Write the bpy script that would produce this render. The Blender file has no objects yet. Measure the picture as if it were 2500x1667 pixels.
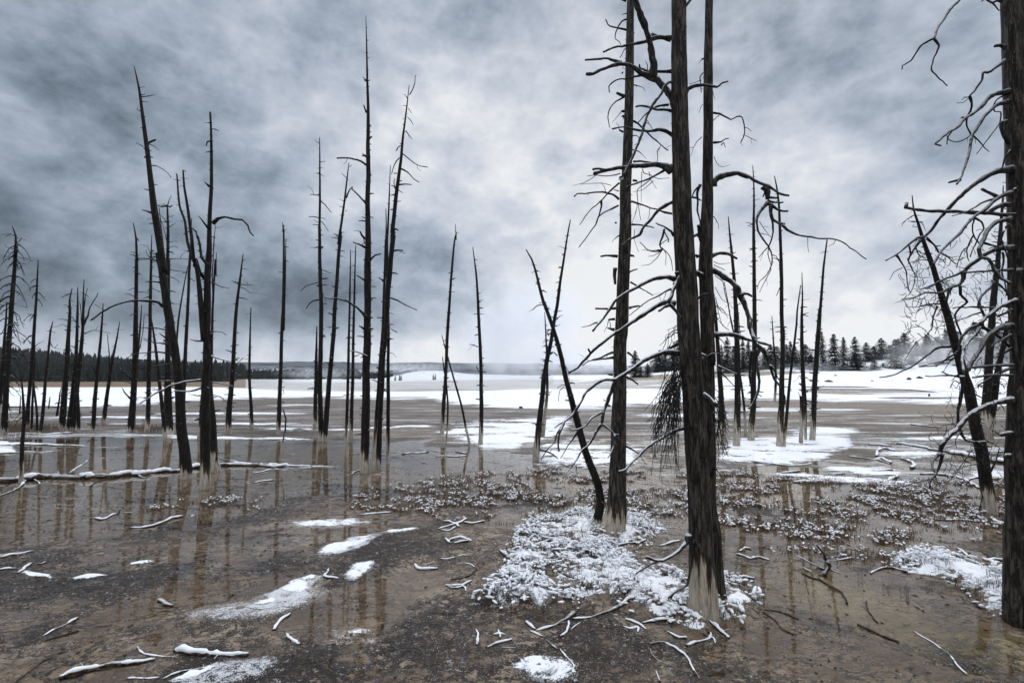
import bpy, math, random
import numpy as np
from mathutils import Vector

# ------------------------------------------------------------------ camera
CAMZ, F = 1.8, 1250.0
HOR, CX, CY = 915.0, 1250.0, 833.5
PITCH = math.atan((HOR - CY) / F)
sc = bpy.context.scene
cam_d = bpy.data.cameras.new('camera'); cam = bpy.data.objects.new('camera', cam_d)
sc.collection.objects.link(cam)
cam_d.sensor_width = 36; cam_d.lens = 18; cam_d.clip_start = .05; cam_d.clip_end = 20000
cam.location = (0, 0, CAMZ); cam.rotation_euler = (math.pi / 2 + PITCH, 0, 0)
sc.camera = cam
cP, sP = math.cos(PITCH), math.sin(PITCH)

def ray(px, py):
    X = (px - CX) / F; Y = -(py - CY) / F
    return np.array((X, cP - sP * Y, sP + cP * Y))
def at(px, py, D):
    r = ray(px, py); k = D / r[1]
    return np.array((r[0] * k, D, CAMZ + r[2] * k))
def proj(x, y, z):
    zz = z - CAMZ
    fw = y * cP + zz * sP; up = -y * sP + zz * cP
    fw = np.maximum(fw, 1e-3)
    return CX + F * x / fw, CY - F * up / fw
def ground0(px, py):
    r = ray(px, py); k = -CAMZ / r[2]
    return np.array((r[0] * k, r[1] * k, 0.0))

# ------------------------------------------------------------------ view, world, sun
sc.view_settings.view_transform = 'Standard'; sc.view_settings.look = 'None'
sc.view_settings.exposure = 0; sc.view_settings.gamma = 1
sc.cycles.volume_step_rate = 1.0; sc.cycles.volume_bounces = 6
sc.cycles.transparent_max_bounces = 12; sc.cycles.max_bounces = 6

SUN_EL, SUN_AZ = math.radians(40), math.radians(20)   # azimuth measured from the view direction towards the right
sd = bpy.data.lights.new('sun', 'SUN'); sun = bpy.data.objects.new('sun', sd)
sc.collection.objects.link(sun)
sd.energy = 0.7; sd.angle = math.radians(20); sd.color = (1, .97, .93)
sv = Vector((math.sin(SUN_AZ) * math.cos(SUN_EL), math.cos(SUN_AZ) * math.cos(SUN_EL), math.sin(SUN_EL)))
sun.rotation_euler = sv.to_track_quat('Z', 'Y').to_euler()

class NT:
    """small helper to write node trees"""
    def __init__(s, tree): s.t = tree; s.n = tree.nodes; s.l = tree.links
    def new(s, typ, **kw):
        n = s.n.new(typ)
        for k, v in kw.items(): setattr(n, k, v)
        return n
    def put(s, sock, v):
        if v is None: return
        if hasattr(v, 'is_linked') or hasattr(v, 'links'): s.l.new(v, sock)
        else:
            if isinstance(v, (tuple, list)) and len(v) == 3 and sock.type == 'RGBA': v = (*v, 1)
            sock.default_value = v
    def math(s, op, a, b=None, c=None, clamp=False):
        n = s.new('ShaderNodeMath', operation=op, use_clamp=clamp)
        s.put(n.inputs[0], a); s.put(n.inputs[1], b)
        if c is not None: s.put(n.inputs[2], c)
        return n.outputs[0]
    def vmath(s, op, a, b=None, sc_=None):
        n = s.new('ShaderNodeVectorMath', operation=op)
        s.put(n.inputs[0], a)
        if b is not None: s.put(n.inputs[1], b)
        if sc_ is not None: s.put(n.inputs['Scale'], sc_)
        return n.outputs[1] if op in ('DOT_PRODUCT', 'LENGTH') else n.outputs[0]
    def mr(s, v, a, b, c=0.0, d=1.0, smooth=True):
        n = s.new('ShaderNodeMapRange', interpolation_type='SMOOTHSTEP' if smooth else 'LINEAR')
        s.put(n.inputs[0], v); s.put(n.inputs[1], a); s.put(n.inputs[2], b); s.put(n.inputs[3], c); s.put(n.inputs[4], d)
        return n.outputs[0]
    def noise(s, vec, scale, detail=4, rough=.55, dist=0.0):
        n = s.new('ShaderNodeTexNoise'); s.put(n.inputs['Vector'], vec)
        n.inputs['Scale'].default_value = scale; n.inputs['Detail'].default_value = detail
        n.inputs['Roughness'].default_value = rough; n.inputs['Distortion'].default_value = dist
        return n.outputs['Fac']
    def mix(s, f, a, b):
        n = s.new('ShaderNodeMix', data_type='RGBA')
        s.put(n.inputs[0], f); s.put(n.inputs[6], a); s.put(n.inputs[7], b)
        return n.outputs[2]
    def ramp(s, f, stops):
        n = s.new('ShaderNodeValToRGB'); s.put(n.inputs[0], f); e = n.color_ramp.elements
        while len(e) < len(stops): e.new(0.5)
        for el, (p, c) in zip(e, stops): el.position = p; el.color = (*c, 1)
        return n.outputs[0]
    def mapping(s, vec, scale, rot=(0, 0, 0), loc=(0, 0, 0)):
        n = s.new('ShaderNodeMapping'); s.put(n.inputs[0], vec)
        n.inputs['Location'].default_value = loc; n.inputs['Rotation'].default_value = rot; n.inputs['Scale'].default_value = scale
        return n.outputs[0]
    def attr(s, name):
        return s.new('ShaderNodeAttribute', attribute_name=name).outputs['Fac']

w = bpy.data.worlds.new('World'); sc.world = w; w.use_nodes = True
q = NT(w.node_tree); q.n.clear()
geo = q.new('ShaderNodeTexCoord'); D = q.vmath('NORMALIZE', geo.outputs['Generated'])
sx = q.new('ShaderNodeSeparateXYZ'); q.put(sx.inputs[0], D)
dz = q.math('MAXIMUM', sx.outputs[2], 0.0)
den = q.math('ADD', dz, 0.16)
pl = q.new('ShaderNodeCombineXYZ')
q.put(pl.inputs[0], q.math('DIVIDE', sx.outputs[0], den)); q.put(pl.inputs[1], q.math('DIVIDE', sx.outputs[1], den))
big = q.noise(q.mapping(D, (1, 1, 1.45), (0, 0, .3), (2.3, 7.1, 0)), 2.1, 9, .60, .05)
med = q.noise(q.mapping(D, (1, 1, 1.5), (0, 0, -.2), (11.3, 3.1, 0)), 6.0, 9, .64, .05)
billow = q.math('ABSOLUTE', q.math('SUBTRACT', q.noise(q.mapping(D, (1, 1, 1.6), (0, 0, 0), (4.3, 1.1, 2)), 4.8, 7, .56, .05), .5))
base = q.math('ADD', q.math('MULTIPLY', q.math('SUBTRACT', big, .5), .95), q.math('MULTIPLY', q.math('SUBTRACT', med, .5), .85))
base = q.math('SUBTRACT', base, q.math('MULTIPLY', q.math('SUBTRACT', billow, .08), 1.15))
# large light and dark cloud banks, as directions in the sky
BLOBS = [(-150, 60, 27, -.17), (60, 560, 17, -.16), (380, 720, 14, -.15), (560, 60, 14, -.07), (250, 300, 12, .07), (700, 800, 10, -.14),
         (900, 250, 24, .02), (560, 560, 12, .06), (1180, 300, 20, .0), (1120, 690, 12, -.09), (1300, 800, 13, .10), (1400, 760, 8, .08), (1350, 470, 12, .02),
         (2000, 760, 24, .14), (2500, 150, 26, -.08), (1900, 100, 14, -.06), (150, 380, 12, .05), (1000, 740, 9, -.12), (2450, 500, 14, -.06), (1650, 700, 14, .03)]
tot = base
for px, py, deg, amt in BLOBS:
    r = ray(px, py); r = r / np.linalg.norm(r)
    d = q.vmath('DOT_PRODUCT', D, tuple(float(v) for v in r))
    tot = q.math('ADD', tot, q.mr(d, math.cos(math.radians(deg * 1.35)), 1.0, 0.0, amt))
band = q.mr(dz, .045, .10, .30, 0.0)      # pale strip of clear air along the horizon
tot = q.math('ADD', tot, band)
val = q.math('ADD', tot, .73)
ccol = q.ramp(val, [(0.0, (.050, .068, .088)), (.22, (.112, .145, .182)), (.42, (.255, .31, .38)), (.6, (.42, .475, .565)), (.8, (.63, .67, .74)), (1.0, (.86, .87, .885))])
warm = q.mr(dz, .02, .22, .75, 0.0)
ccol = q.mix(q.math('MULTIPLY', warm, .30), ccol, q.vmath('MULTIPLY', ccol, (1.12, 1.06, 1.0)))
boost = q.mr(dz, math.sin(math.radians(38.5)), math.sin(math.radians(60)), 1.0, 3.0)
ccol = q.vmath('SCALE', ccol, None, q.math('MULTIPLY', boost, 10.0))
sky = q.new('ShaderNodeTexSky', sky_type='NISHITA', sun_disc=False, sun_elevation=SUN_EL, sun_rotation=SUN_AZ)
mixc = q.mix(.96, sky.outputs[0], ccol)
bg = q.new('ShaderNodeBackground'); q.put(bg.inputs[0], mixc); bg.inputs[1].default_value = .1
out = q.new('ShaderNodeOutputWorld'); q.l.new(bg.outputs[0], out.inputs[0])
w.cycles.sampling_method = 'MANUAL'; w.cycles.sample_map_resolution = 512

# ------------------------------------------------------------------ helpers
C = sc.collection
rng = random.Random(7); nr = np.random.RandomState(7)
def ss(a, b, x):
    t = np.clip((np.asarray(x, float) - a) / (b - a), 0, 1); return t * t * (3 - 2 * t)
def hash2(ix, iy, seed):
    h = (ix.astype(np.int64) * 374761393 + iy.astype(np.int64) * 668265263 + seed * 974634777) & 0xffffffff
    h = ((h ^ (h >> 13)) * 1274126177) & 0xffffffff
    h = (h ^ (h >> 16)) & 0xffffffff
    return h / 4294967296.0
def vnoise(x, y, seed=0):
    x = np.asarray(x, float); y = np.asarray(y, float)
    ix = np.floor(x); iy = np.floor(y); fx = x - ix; fy = y - iy
    fx = fx * fx * fx * (fx * (fx * 6 - 15) + 10); fy = fy * fy * fy * (fy * (fy * 6 - 15) + 10)
    a = hash2(ix, iy, seed); b = hash2(ix + 1, iy, seed); c = hash2(ix, iy + 1, seed); d = hash2(ix + 1, iy + 1, seed)
    return (a + (b - a) * fx) * (1 - fy) + (c + (d - c) * fx) * fy - .5
def fbm(x, y, octs=5, seed=0, gain=.55):
    s = 0; a = 1.0; n = 0
    for o in range(octs):
        s = s + a * vnoise(x, y, seed + o * 17); n += a
        x, y = x * 1.6 - y * 1.2 + 5.3, x * 1.2 + y * 1.6 + 1.7; a *= gain   # rotates and doubles
    return s / n * 3.4
def mesh_obj(name, verts, faces, mat, parent=None, attrs=None, smooth=True, mats=None, fmat=None):
    """faces: an (n,4) or (n,3) int array, or a list of such arrays"""
    me = bpy.data.meshes.new(name)
    if not isinstance(faces, list): faces = [faces]
    faces = [np.asarray(f, np.int32) for f in faces if len(f)]
    verts = np.asarray(verts, np.float32)
    loops = np.concatenate([f.ravel() for f in faces])
    tot_ = np.concatenate([np.full(len(f), f.shape[1], np.int32) for f in faces])
    st = np.concatenate(([0], np.cumsum(tot_)[:-1])).astype(np.int32)
    me.vertices.add(len(verts)); me.vertices.foreach_set('co', verts.ravel())
    me.loops.add(len(loops)); me.loops.foreach_set('vertex_index', loops)
    me.polygons.add(len(tot_)); me.polygons.foreach_set('loop_start', st); me.polygons.foreach_set('loop_total', tot_)
    if fmat is not None: me.polygons.foreach_set('material_index', np.asarray(fmat, np.int32))
    me.polygons.foreach_set('use_smooth', np.full(len(tot_), smooth))
    for k, v in (attrs or {}).items():
        a = me.attributes.new(k, 'FLOAT', 'POINT'); a.data.foreach_set('value', np.asarray(v, np.float32))
    me.update(calc_edges=True); me.validate()
    for m in ([mat] if mats is None else mats): me.materials.append(m)
    o = bpy.data.objects.new(name, me); C.objects.link(o)
    if parent is not None: o.parent = parent
    return o
def tag(o, label=None, cat=None, group=None, kind=None):
    if label: o['label'] = label
    if cat: o['category'] = cat
    if group: o['group'] = group
    if kind: o['kind'] = kind
    return o
def empty(name, loc):
    o = bpy.data.objects.new(name, None); C.objects.link(o); o.location = tuple(float(v) for v in loc); o.empty_display_size = .2
    return o
def catmull(P, W, step, kink=.3):
    """resample a polyline with widths into a smooth curve, spacing about step"""
    P = np.asarray(P, float); W = np.asarray(W, float)
    Q = np.vstack([2 * P[0] - P[1], P, 2 * P[-1] - P[-2]]); outP = []; outW = []
    for i in range(len(P) - 1):
        a, b, c, d = Q[i], Q[i + 1], Q[i + 2], Q[i + 3]
        n = max(1, int(np.linalg.norm(c - b) / step))
        for k in range(n):
            t = k / n
            cr = .5 * (2 * b + (c - a) * t + (2 * a - 5 * b + 4 * c - d) * t * t + (3 * b - a - 3 * c + d) * t ** 3)
            outP.append(cr * (1 - kink) + kink * (b + (c - b) * t))
            outW.append(W[i] + (W[i + 1] - W[i]) * t)
    outP.append(P[-1]); outW.append(W[-1])
    return np.array(outP), np.array(outW)
class Buf:
    def __init__(s): s.v = []; s.f = []; s.a = []; s.n = 0
    def add(s, v, f, a=0.0):
        s.v.append(v); s.f.append(np.asarray(f) + s.n); s.n += len(v)
        s.a.append(np.full(len(v), a) if np.isscalar(a) else a)
    def V(s): return np.vstack(s.v)
    def A(s): return np.concatenate(s.a)
def tube(buf, P, R, sides=8, rough=0.0, seed=0, a=0.0, flat=1.0, furrow=0.0):
    P = np.asarray(P, float); R = np.asarray(R, float); n = len(P)
    T = np.gradient(P, axis=0); T /= np.linalg.norm(T, axis=1)[:, None] + 1e-9
    ref = np.array((0., 1., 0.)) if abs(T[:, 1]).mean() < .8 else np.array((1., 0, 0))
    if abs(T[:, 2]).mean() < .5: ref = np.array((0, 0, 1.))
    U = np.cross(T, ref); U /= np.linalg.norm(U, axis=1)[:, None] + 1e-9
    Wv = np.cross(U, T)
    ang = np.linspace(0, 2 * np.pi, sides, endpoint=False)
    L = np.concatenate(([0], np.cumsum(np.linalg.norm(np.diff(P, axis=0), axis=1))))
    rr = np.ones((n, sides)) * R[:, None]
    if rough:
        rm = max(R.max(), 1e-4)
        AA, LL = np.meshgrid(ang, L)
        rr = rr * (1 + rough * (fbm(np.cos(AA) * 1.3 + LL / rm * .35 + seed, np.sin(AA) * 1.3 + seed * 3.1 + LL / rm * .12, 3, seed)))
        if furrow:
            rr = rr * (1 + furrow * fbm(AA * 5 + np.sin(LL * 3 + seed) * .5, LL * 1.7 + seed, 3, seed + 5) - furrow * .5 * (np.abs(vnoise(AA * 3.2, LL * .8, seed + 9)) < .05))
    V = P[:, None, :] + rr[:, :, None] * (np.cos(ang)[None, :, None] * U[:, None, :] + flat * np.sin(ang)[None, :, None] * Wv[:, None, :])
    V = V.reshape(-1, 3)
    i = np.arange(n - 1)[:, None] * sides; j = np.arange(sides)[None, :]; j2 = (j + 1) % sides
    Fq = np.stack([i + j, i + j2, i + sides + j2, i + sides + j], -1).reshape(-1, 4)
    # caps
    V = np.vstack([V, P[0] - T[0] * R[0] * .3, P[-1] + T[-1] * R[-1] * .5])
    c0, c1 = n * sides, n * sides + 1
    F0 = np.stack([np.full(sides, c0), (np.arange(sides) + 1) % sides, np.arange(sides), np.full(sides, c0)], -1)
    F1 = np.stack([np.full(sides, c1), (n - 1) * sides + np.arange(sides), (n - 1) * sides + (np.arange(sides) + 1) % sides, np.full(sides, c1)], -1)
    buf.add(V, Fq, a); base_ = buf.n - len(V)
    buf.t = getattr(buf, 't', []); buf.t.append(F0[:, :3] + base_); buf.t.append(F1[:, :3] + base_)
def build(buf, name, mat, parent=None, local=(0, 0, 0), attrs=None):
    V = buf.V() - np.asarray(local)
    fs = [np.vstack(buf.f)]
    if getattr(buf, 't', None): fs.append(np.vstack(buf.t))
    return mesh_obj(name, V, fs, mat, parent, attrs)

# reading positions off the photograph: a letter names the crop the numbers were read in
CROP = dict(A=(0, 100, 2.6129), B=(0, 600, 2.4129), C=(650, 0, 2.6138), D=(650, 550, 2.4129), E=(1250, 0, 3.1354), F=(1250, 400, 3.1367),
            G=(1250, 800, 3.1354), H=(1650, 350, 3.1364), I=(1650, 750, 3.1354), J=(2100, 0, 3.135), K=(2100, 450, 3.135), L=(2100, 900, 2.4125),
            M=(0, 1050, 2.5414), N=(600, 1050, 2.5414), O=(1100, 1200, 2.94), Q=(1800, 1100, 2.7657), R=(1500, 780, 3.92), S=(0, 820, 3.36),
            T=(650, 820, 3.36), U=(2050, 780, 4.9), Z=(0, 0, .9408))
def pts(s):
    res = []; c = 'Z'
    for tok in s.split():
        if tok[0].isalpha(): c = tok[0]; tok = tok[1:]
        x, y = map(float, tok.split(','))
        ox, oy, k = CROP[c]; res.append((ox + x / k, oy + y / k))
    return res
# ------------------------------------------------------------------ materials
def newmat(name):
    m = bpy.data.materials.new(name); m.use_nodes = True; k = NT(m.node_tree); k.n.clear()
    o = k.new('ShaderNodeOutputMaterial'); p = k.new('ShaderNodeBsdfPrincipled'); k.l.new(p.outputs[0], o.inputs[0])
    k.p = p; k.o = o
    return m, k
def bump(k, h, strength, dist=.02):
    b = k.new('ShaderNodeBump'); b.inputs['Strength'].default_value = strength; b.inputs['Distance'].default_value = dist
    k.put(b.inputs['Height'], h); k.put(k.p.inputs['Normal'], b.outputs[0])
SNOW = (.82, .84, .87)
def bark(name, dark, light, pale_c, snow_lo=.55, snow_amt=1.0):
    m, k = newmat(name)
    tc = k.new('ShaderNodeTexCoord').outputs['Object']
    st = k.noise(k.mapping(tc, (38, 38, 6.5)), 1.0, 8, .68, .5)
    fine = k.noise(k.mapping(tc, (150, 150, 34)), 1.0, 5, .65)
    ck = k.noise(k.mapping(tc, (15, 15, .9)), 1.0, 4, .55, .2)
    crack = k.math('SUBTRACT', 1.0, k.mr(k.math('ABSOLUTE', k.math('SUBTRACT', ck, .5)), 0.0, .014))
    knot = k.mr(k.noise(k.mapping(tc, (13, 13, 7)), 1.0, 2, .5), .70, .78)
    blot = k.noise(tc, 3.1, 5, .6)
    c = k.mix(k.mr(st, .42, .68), dark, light)
    c = k.mix(k.mr(fine, .56, .70, 0, .55), c, tuple(v * 1.5 for v in light))
    c = k.mix(k.mr(blot, .60, .75, 0, .35), c, (.030, .019, .012))
    c = k.mix(k.math('MAXIMUM', k.math('MULTIPLY', crack, .9), k.math('MULTIPLY', knot, .7)), c, (.003, .0025, .002))
    pale = k.attr('pale')
    edge = k.math('ADD', pale, k.math('MULTIPLY', k.math('SUBTRACT', k.noise(k.mapping(tc, (17, 17, 1.0)), 1.0, 7, .7), .5), 4.2))
    pc = k.mix(k.mr(st, .38, .66), pale_c, tuple(v * .5 for v in pale_c))
    pc = k.mix(k.mr(k.noise(k.mapping(tc, (60, 60, 2.5)), 1.0, 4, .6), .62, .75, 0, .8), pc, (.05, .032, .018))
    rust = k.mix(k.mr(st, .4, .6), (.13, .075, .03), (.03, .018, .010))
    c = k.mix(k.mr(edge, 1.32, .95, 0, .85), c, rust)
    c = k.mix(k.mr(edge, 1.05, .7), c, pc)
    g = k.new('ShaderNodeNewGeometry'); s2 = k.new('ShaderNodeSeparateXYZ'); k.put(s2.inputs[0], g.outputs['Normal'])
    sn = k.math('ADD', s2.outputs[2], k.math('MULTIPLY', k.math('SUBTRACT', k.noise(tc, 22, 4, .6), .5), 1.1))
    sf = k.math('MULTIPLY', k.mr(sn, snow_lo, snow_lo + .22), k.attr('snowy'))
    speck = k.math('MULTIPLY', k.mr(k.noise(tc, 75, 3, .6), .70, .74), k.attr('snowy'))
    sf = k.math('MULTIPLY', k.math('MAXIMUM', sf, k.math('MULTIPLY', speck, .5)), snow_amt)
    c = k.mix(sf, c, SNOW)
    k.put(k.p.inputs['Base Color'], c); k.p.inputs['Roughness'].default_value = .75
    k.p.inputs['Specular IOR Level'].default_value = .22
    bump(k, k.math('SUBTRACT', k.math('ADD', st, k.math('MULTIPLY', fine, .6)), k.math('MULTIPLY', crack, .8)), .9, .018)
    return m
M = {}
M['bark'] = bark('charred_bark', (.006, .005, .0045), (.030, .0235, .019), (.54, .49, .41))
M['bark_big'] = bark('weathered_bark', (.009, .0078, .0066), (.105, .088, .072), (.54, .47, .37))
M['limb'] = bark('grey_limb_wood', (.016, .015, .014), (.10, .094, .088), (.06, .055, .05), .28)
M['twig'] = bark('dark_twig_wood', (.006, .0055, .005), (.020, .017, .014), (.02, .02, .02))
M['log'] = bark('wet_driftwood', (.030, .022, .016), (.16, .12, .085), (.2, .16, .12), .5)
m, k = newmat('snow_cap'); tc = k.new('ShaderNodeTexCoord').outputs['Object']
n1 = k.noise(tc, 40, 5, .6)
k.put(k.p.inputs['Base Color'], k.mix(n1, (.74, .77, .81), (.86, .87, .89))); k.p.inputs['Roughness'].default_value = .7
k.p.inputs['Subsurface Weight'].default_value = .0
bump(k, k.noise(tc, 70, 5, .65), .5, .01); M['snow'] = m

def plant(name, a, b):
    m, k = newmat(name); tc = k.new('ShaderNodeTexCoord').outputs['Object']
    k.put(k.p.inputs['Base Color'], k.mix(k.noise(tc, 9, 5, .6), a, b)); k.p.inputs['Roughness'].default_value = .8
    M[name] = m
plant('dead_leaf', (.045, .026, .014), (.21, .135, .075))
plant('dark_stem', (.020, .013, .008), (.09, .060, .036))
plant('reed', (.055, .032, .017), (.22, .16, .10))
plant('needle', (.006, .011, .008), (.022, .032, .022))
# conifer foliage dusted with snow where it faces up
m, k = newmat('conifer_foliage'); tc = k.new('ShaderNodeTexCoord').outputs['Object']
c = k.mix(k.noise(tc, 1.6, 5, .6), (.006, .009, .007), (.024, .030, .021))
c = k.mix(k.mr(k.attr('dust'), .70, 1.0, 0, .30), c, (.62, .65, .68))
k.put(k.p.inputs['Base Color'], c); k.p.inputs['Roughness'].default_value = .85; M['conifer'] = m
m, k = newmat('far_forest_foliage'); tc = k.new('ShaderNodeTexCoord').outputs['Object']
c = k.mix(k.noise(tc, .05, 6, .6), (.004, .007, .005), (.013, .017, .013))
c = k.mix(k.mr(k.noise(tc, .35, 3, .6), .6, .7, 0, .25), c, (.06, .055, .05))
k.put(k.p.inputs['Base Color'], c); k.p.inputs['Roughness'].default_value = .9; M['forest'] = m
m, k = newmat('far_ridge'); tc = k.new('ShaderNodeTexCoord').outputs['Object']
nn = k.noise(k.mapping(tc, (.012, .012, .03), (0, 0, 0)), 1, 7, .65, .5)
s2 = k.new('ShaderNodeSeparateXYZ'); k.put(s2.inputs[0], tc)
c = k.mix(k.noise(tc, .02, 6, .6), (.012, .017, .024), (.030, .038, .050))
zone = k.noise(k.mapping(tc, (.0014, .0014, .01)), 1, 3, .5)
sf = k.math('MULTIPLY', k.mr(nn, .50, .58), k.mr(zone, .50, .60))
sf = k.math('MULTIPLY', sf, k.mr(s2.outputs[2], 46, 30))
c = k.mix(sf, c, (.55, .58, .63)); k.put(k.p.inputs['Base Color'], c); k.p.inputs['Roughness'].default_value = .9; M['ridge'] = m

# ground: colour comes from vertex masks (tan sinter mud, dark mat, yellow sulphur, dry grass, dusting of snow)
m, k = newmat('mud_flat'); tc = k.new('ShaderNodeTexCoord').outputs['Object']
f1 = k.noise(tc, 14, 8, .68, .3); f2 = k.noise(tc, 60, 6, .7); f0 = k.noise(tc, 2.3, 7, .6, .6); f3 = k.noise(tc, 220, 3, .6)
tan = k.mix(k.mr(f0, .35, .65), (.20, .148, .104), (.42, .335, .25))
f4 = k.noise(k.mapping(tc, (.55, 3.4, 1), (0, 0, .1)), 1.4, 8, .66, .4); f5 = k.noise(k.mapping(tc, (.35, 2.4, 1), (0, 0, -.08), (5, 9, 0)), 1.1, 8, .68, .3)
dist_ = k.vmath('LENGTH', tc); fw_ = k.mr(dist_, 9, 15)
f6 = k.noise(k.mapping(tc, (.22, .95, 1), (0, 0, .08)), 1.3, 8, .68, .3); f7 = k.noise(k.mapping(tc, (.16, .75, 1), (0, 0, -.1), (7, 2, 0)), 1.2, 8, .70, .3)
f4 = k.math('ADD', k.math('MULTIPLY', f4, k.math('SUBTRACT', 1.0, fw_)), k.math('MULTIPLY', f6, fw_)); f5 = k.math('ADD', k.math('MULTIPLY', f5, k.math('SUBTRACT', 1.0, fw_)), k.math('MULTIPLY', f7, fw_))
mid = k.attr('mid')
tan = k.mix(k.attr('pool'), tan, k.mix(k.mr(f0, .35, .65), (.27, .205, .14), (.40, .32, .235)))
tan = k.mix(k.mr(f1, .52, .66, 0, .7), tan, (.10, .074, .052))
dark = k.mix(k.mr(f1, .35, .68), (.016, .0115, .009), (.072, .050, .035))
dm = k.math('ADD', k.attr('dark'), k.math('ADD', k.math('MULTIPLY', k.math('SUBTRACT', f1, .5), 2.8), k.math('MULTIPLY', k.math('SUBTRACT', f2, .5), 2.4)))
c = k.mix(k.mr(dm, .44, .60), tan, dark)
v1 = k.math('ABSOLUTE', k.math('SUBTRACT', k.noise(k.mapping(tc, (1, 1.5, 1), (0, 0, .4)), 2.6, 7, .6, .5), .5))
v2 = k.math('ABSOLUTE', k.math('SUBTRACT', k.noise(k.mapping(tc, (1, 1.6, 1), (0, 0, -.5), (3, 8, 0)), 6.5, 6, .62, .4), .5))
vein = k.math('MAXIMUM', k.mr(v1, .032, .006), k.math('MULTIPLY', k.mr(v2, .036, .008), .85))
vein = k.math('MULTIPLY', vein, k.mr(f0, .42, .56, .35, .95))
c = k.mix(vein, c, (.022, .015, .011))
grit = k.math('MULTIPLY', k.mr(f3, .54, .62), k.mr(dm, .1, .5, .25, .85))
c = k.mix(grit, c, (.012, .010, .009))
c = k.mix(k.math('MULTIPLY', mid, k.mr(f4, .49, .56, 0, .9)), c, (.048, .036, .028))
c = k.mix(k.math('MULTIPLY', k.attr('yellow'), k.mr(f1, .62, .40, .2, .95)), c, (.33, .265, .115))
c = k.mix(k.attr('grass'), c, k.mix(k.mr(f0, .35, .65), (.12, .065, .022), (.20, .13, .065)))
c = k.mix(k.attr('grey'), c, k.mix(k.mr(f4, .42, .58), (.165, .140, .122), (.045, .037, .032)))
sp = k.math('ADD', k.attr('dust'), k.math('ADD', k.math('MULTIPLY', k.math('ADD', k.math('SUBTRACT', f2, .5), k.math('SUBTRACT', f3, .5)), 2.6), k.math('MULTIPLY', k.math('SUBTRACT', f1, .5), 2.4)))
sp = k.math('ADD', sp, k.math('MULTIPLY', mid, k.math('MULTIPLY', k.math('SUBTRACT', f5, .50), 5.5)))
sfac = k.mr(sp, .5, .72)
c = k.mix(sfac, c, (.76, .78, .81))
k.put(k.p.inputs['Base Color'], c)
rough = k.mr(k.math('ADD', k.attr('wet'), k.math('MULTIPLY', k.math('SUBTRACT', f1, .5), .9)), .35, .75, .62, .20)
rough = k.math('MAXIMUM', rough, k.math('MULTIPLY', sfac, .75))
k.put(k.p.inputs['Roughness'], rough); k.p.inputs['IOR'].default_value = 1.36
bump(k, k.math('ADD', f1, k.math('ADD', k.math('MULTIPLY', f2, .6), k.math('MULTIPLY', f3, .25))), 1.0, .03)
M['ground'] = m
# shallow clear water: see-through film with fresnel reflection
m = bpy.data.materials.new('shallow_water'); m.use_nodes = True; k = NT(m.node_tree); k.n.clear()
o = k.new('ShaderNodeOutputMaterial'); tr = k.new('ShaderNodeBsdfTransparent'); gl = k.new('ShaderNodeBsdfGlossy'); mx = k.new('ShaderNodeMixShader')
tr.inputs[0].default_value = (.96, .92, .86, 1); gl.inputs['Roughness'].default_value = .015; gl.inputs[0].default_value = (1, 1, 1, 1)
fr = k.new('ShaderNodeFresnel'); fr.inputs[0].default_value = 1.33
tc = k.new('ShaderNodeTexCoord').outputs['Object']
b = k.new('ShaderNodeBump'); b.inputs['Strength'].default_value = .06; b.inputs['Distance'].default_value = .01
k.put(b.inputs['Height'], k.noise(k.mapping(tc, (1, 2.2, 1)), 7, 3, .5)); k.put(gl.inputs['Normal'], b.outputs[0])
k.l.new(fr.outputs[0], mx.inputs[0]); k.l.new(tr.outputs[0], mx.inputs[1]); k.l.new(gl.outputs[0], mx.inputs[2]); k.l.new(mx.outputs[0], o.inputs[0])
M['water'] = m
m, k = newmat('ground_snow'); tc = k.new('ShaderNodeTexCoord').outputs['Object']
n1 = k.noise(tc, 18, 8, .65); n2 = k.noise(tc, .25, 6, .6)
c = k.mix(k.mr(n2, .3, .7), (.76, .775, .80), (.86, .868, .885))
c = k.mix(k.mr(k.noise(tc, 90, 4, .65), .64, .74, 0, .5), c, (.20, .16, .13))
k.put(k.p.inputs['Base Color'], c); k.p.inputs['Roughness'].default_value = .75
bump(k, k.math('ADD', n1, k.math('MULTIPLY', k.noise(tc, 80, 5, .7), .4)), .5, .02)
# the cover breaks up into crumbs and streaks towards its rim
e1 = k.noise(tc, 7, 6, .7); e2 = k.noise(tc, 46, 5, .75); e3 = k.noise(k.mapping(tc, (.7, 4.2, 1), (0, 0, .12)), 1.3, 7, .66, .3); e4 = k.noise(k.mapping(tc, (.035, .26, 1), (0, 0, -.05)), 1, 7, .62, .2); e5 = k.noise(k.mapping(tc, (.16, .8, 1), (0, 0, .1)), 1.2, 7, .68, .3)
dcam = k.vmath('LENGTH', tc); farw = k.mr(dcam, 7, 18); fwe = k.mr(dcam, 10, 16)
e3 = k.math('ADD', k.math('MULTIPLY', e3, k.math('SUBTRACT', 1.0, fwe)), k.math('MULTIPLY', e5, fwe))
e = k.math('ADD', k.math('MULTIPLY', k.math('SUBTRACT', e2, .5), 2.0), k.math('MULTIPLY', k.math('SUBTRACT', e1, .5), 1.5))
e = k.math('ADD', e, k.math('MULTIPLY', k.math('MULTIPLY', k.math('SUBTRACT', e3, .5), 4.5), k.math('ADD', .3, farw)))
e = k.math('MULTIPLY', e, k.mr(k.attr('snowlevel'), .95, .45, .25, 1.0))
e = k.math('SUBTRACT', e, k.math('MULTIPLY', k.attr('lines'), k.mr(e4, .49, .55, 0, 4)))
al = k.mr(k.math('ADD', k.math('SUBTRACT', k.attr('snowlevel'), .10), e), -.04, .10)
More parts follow.
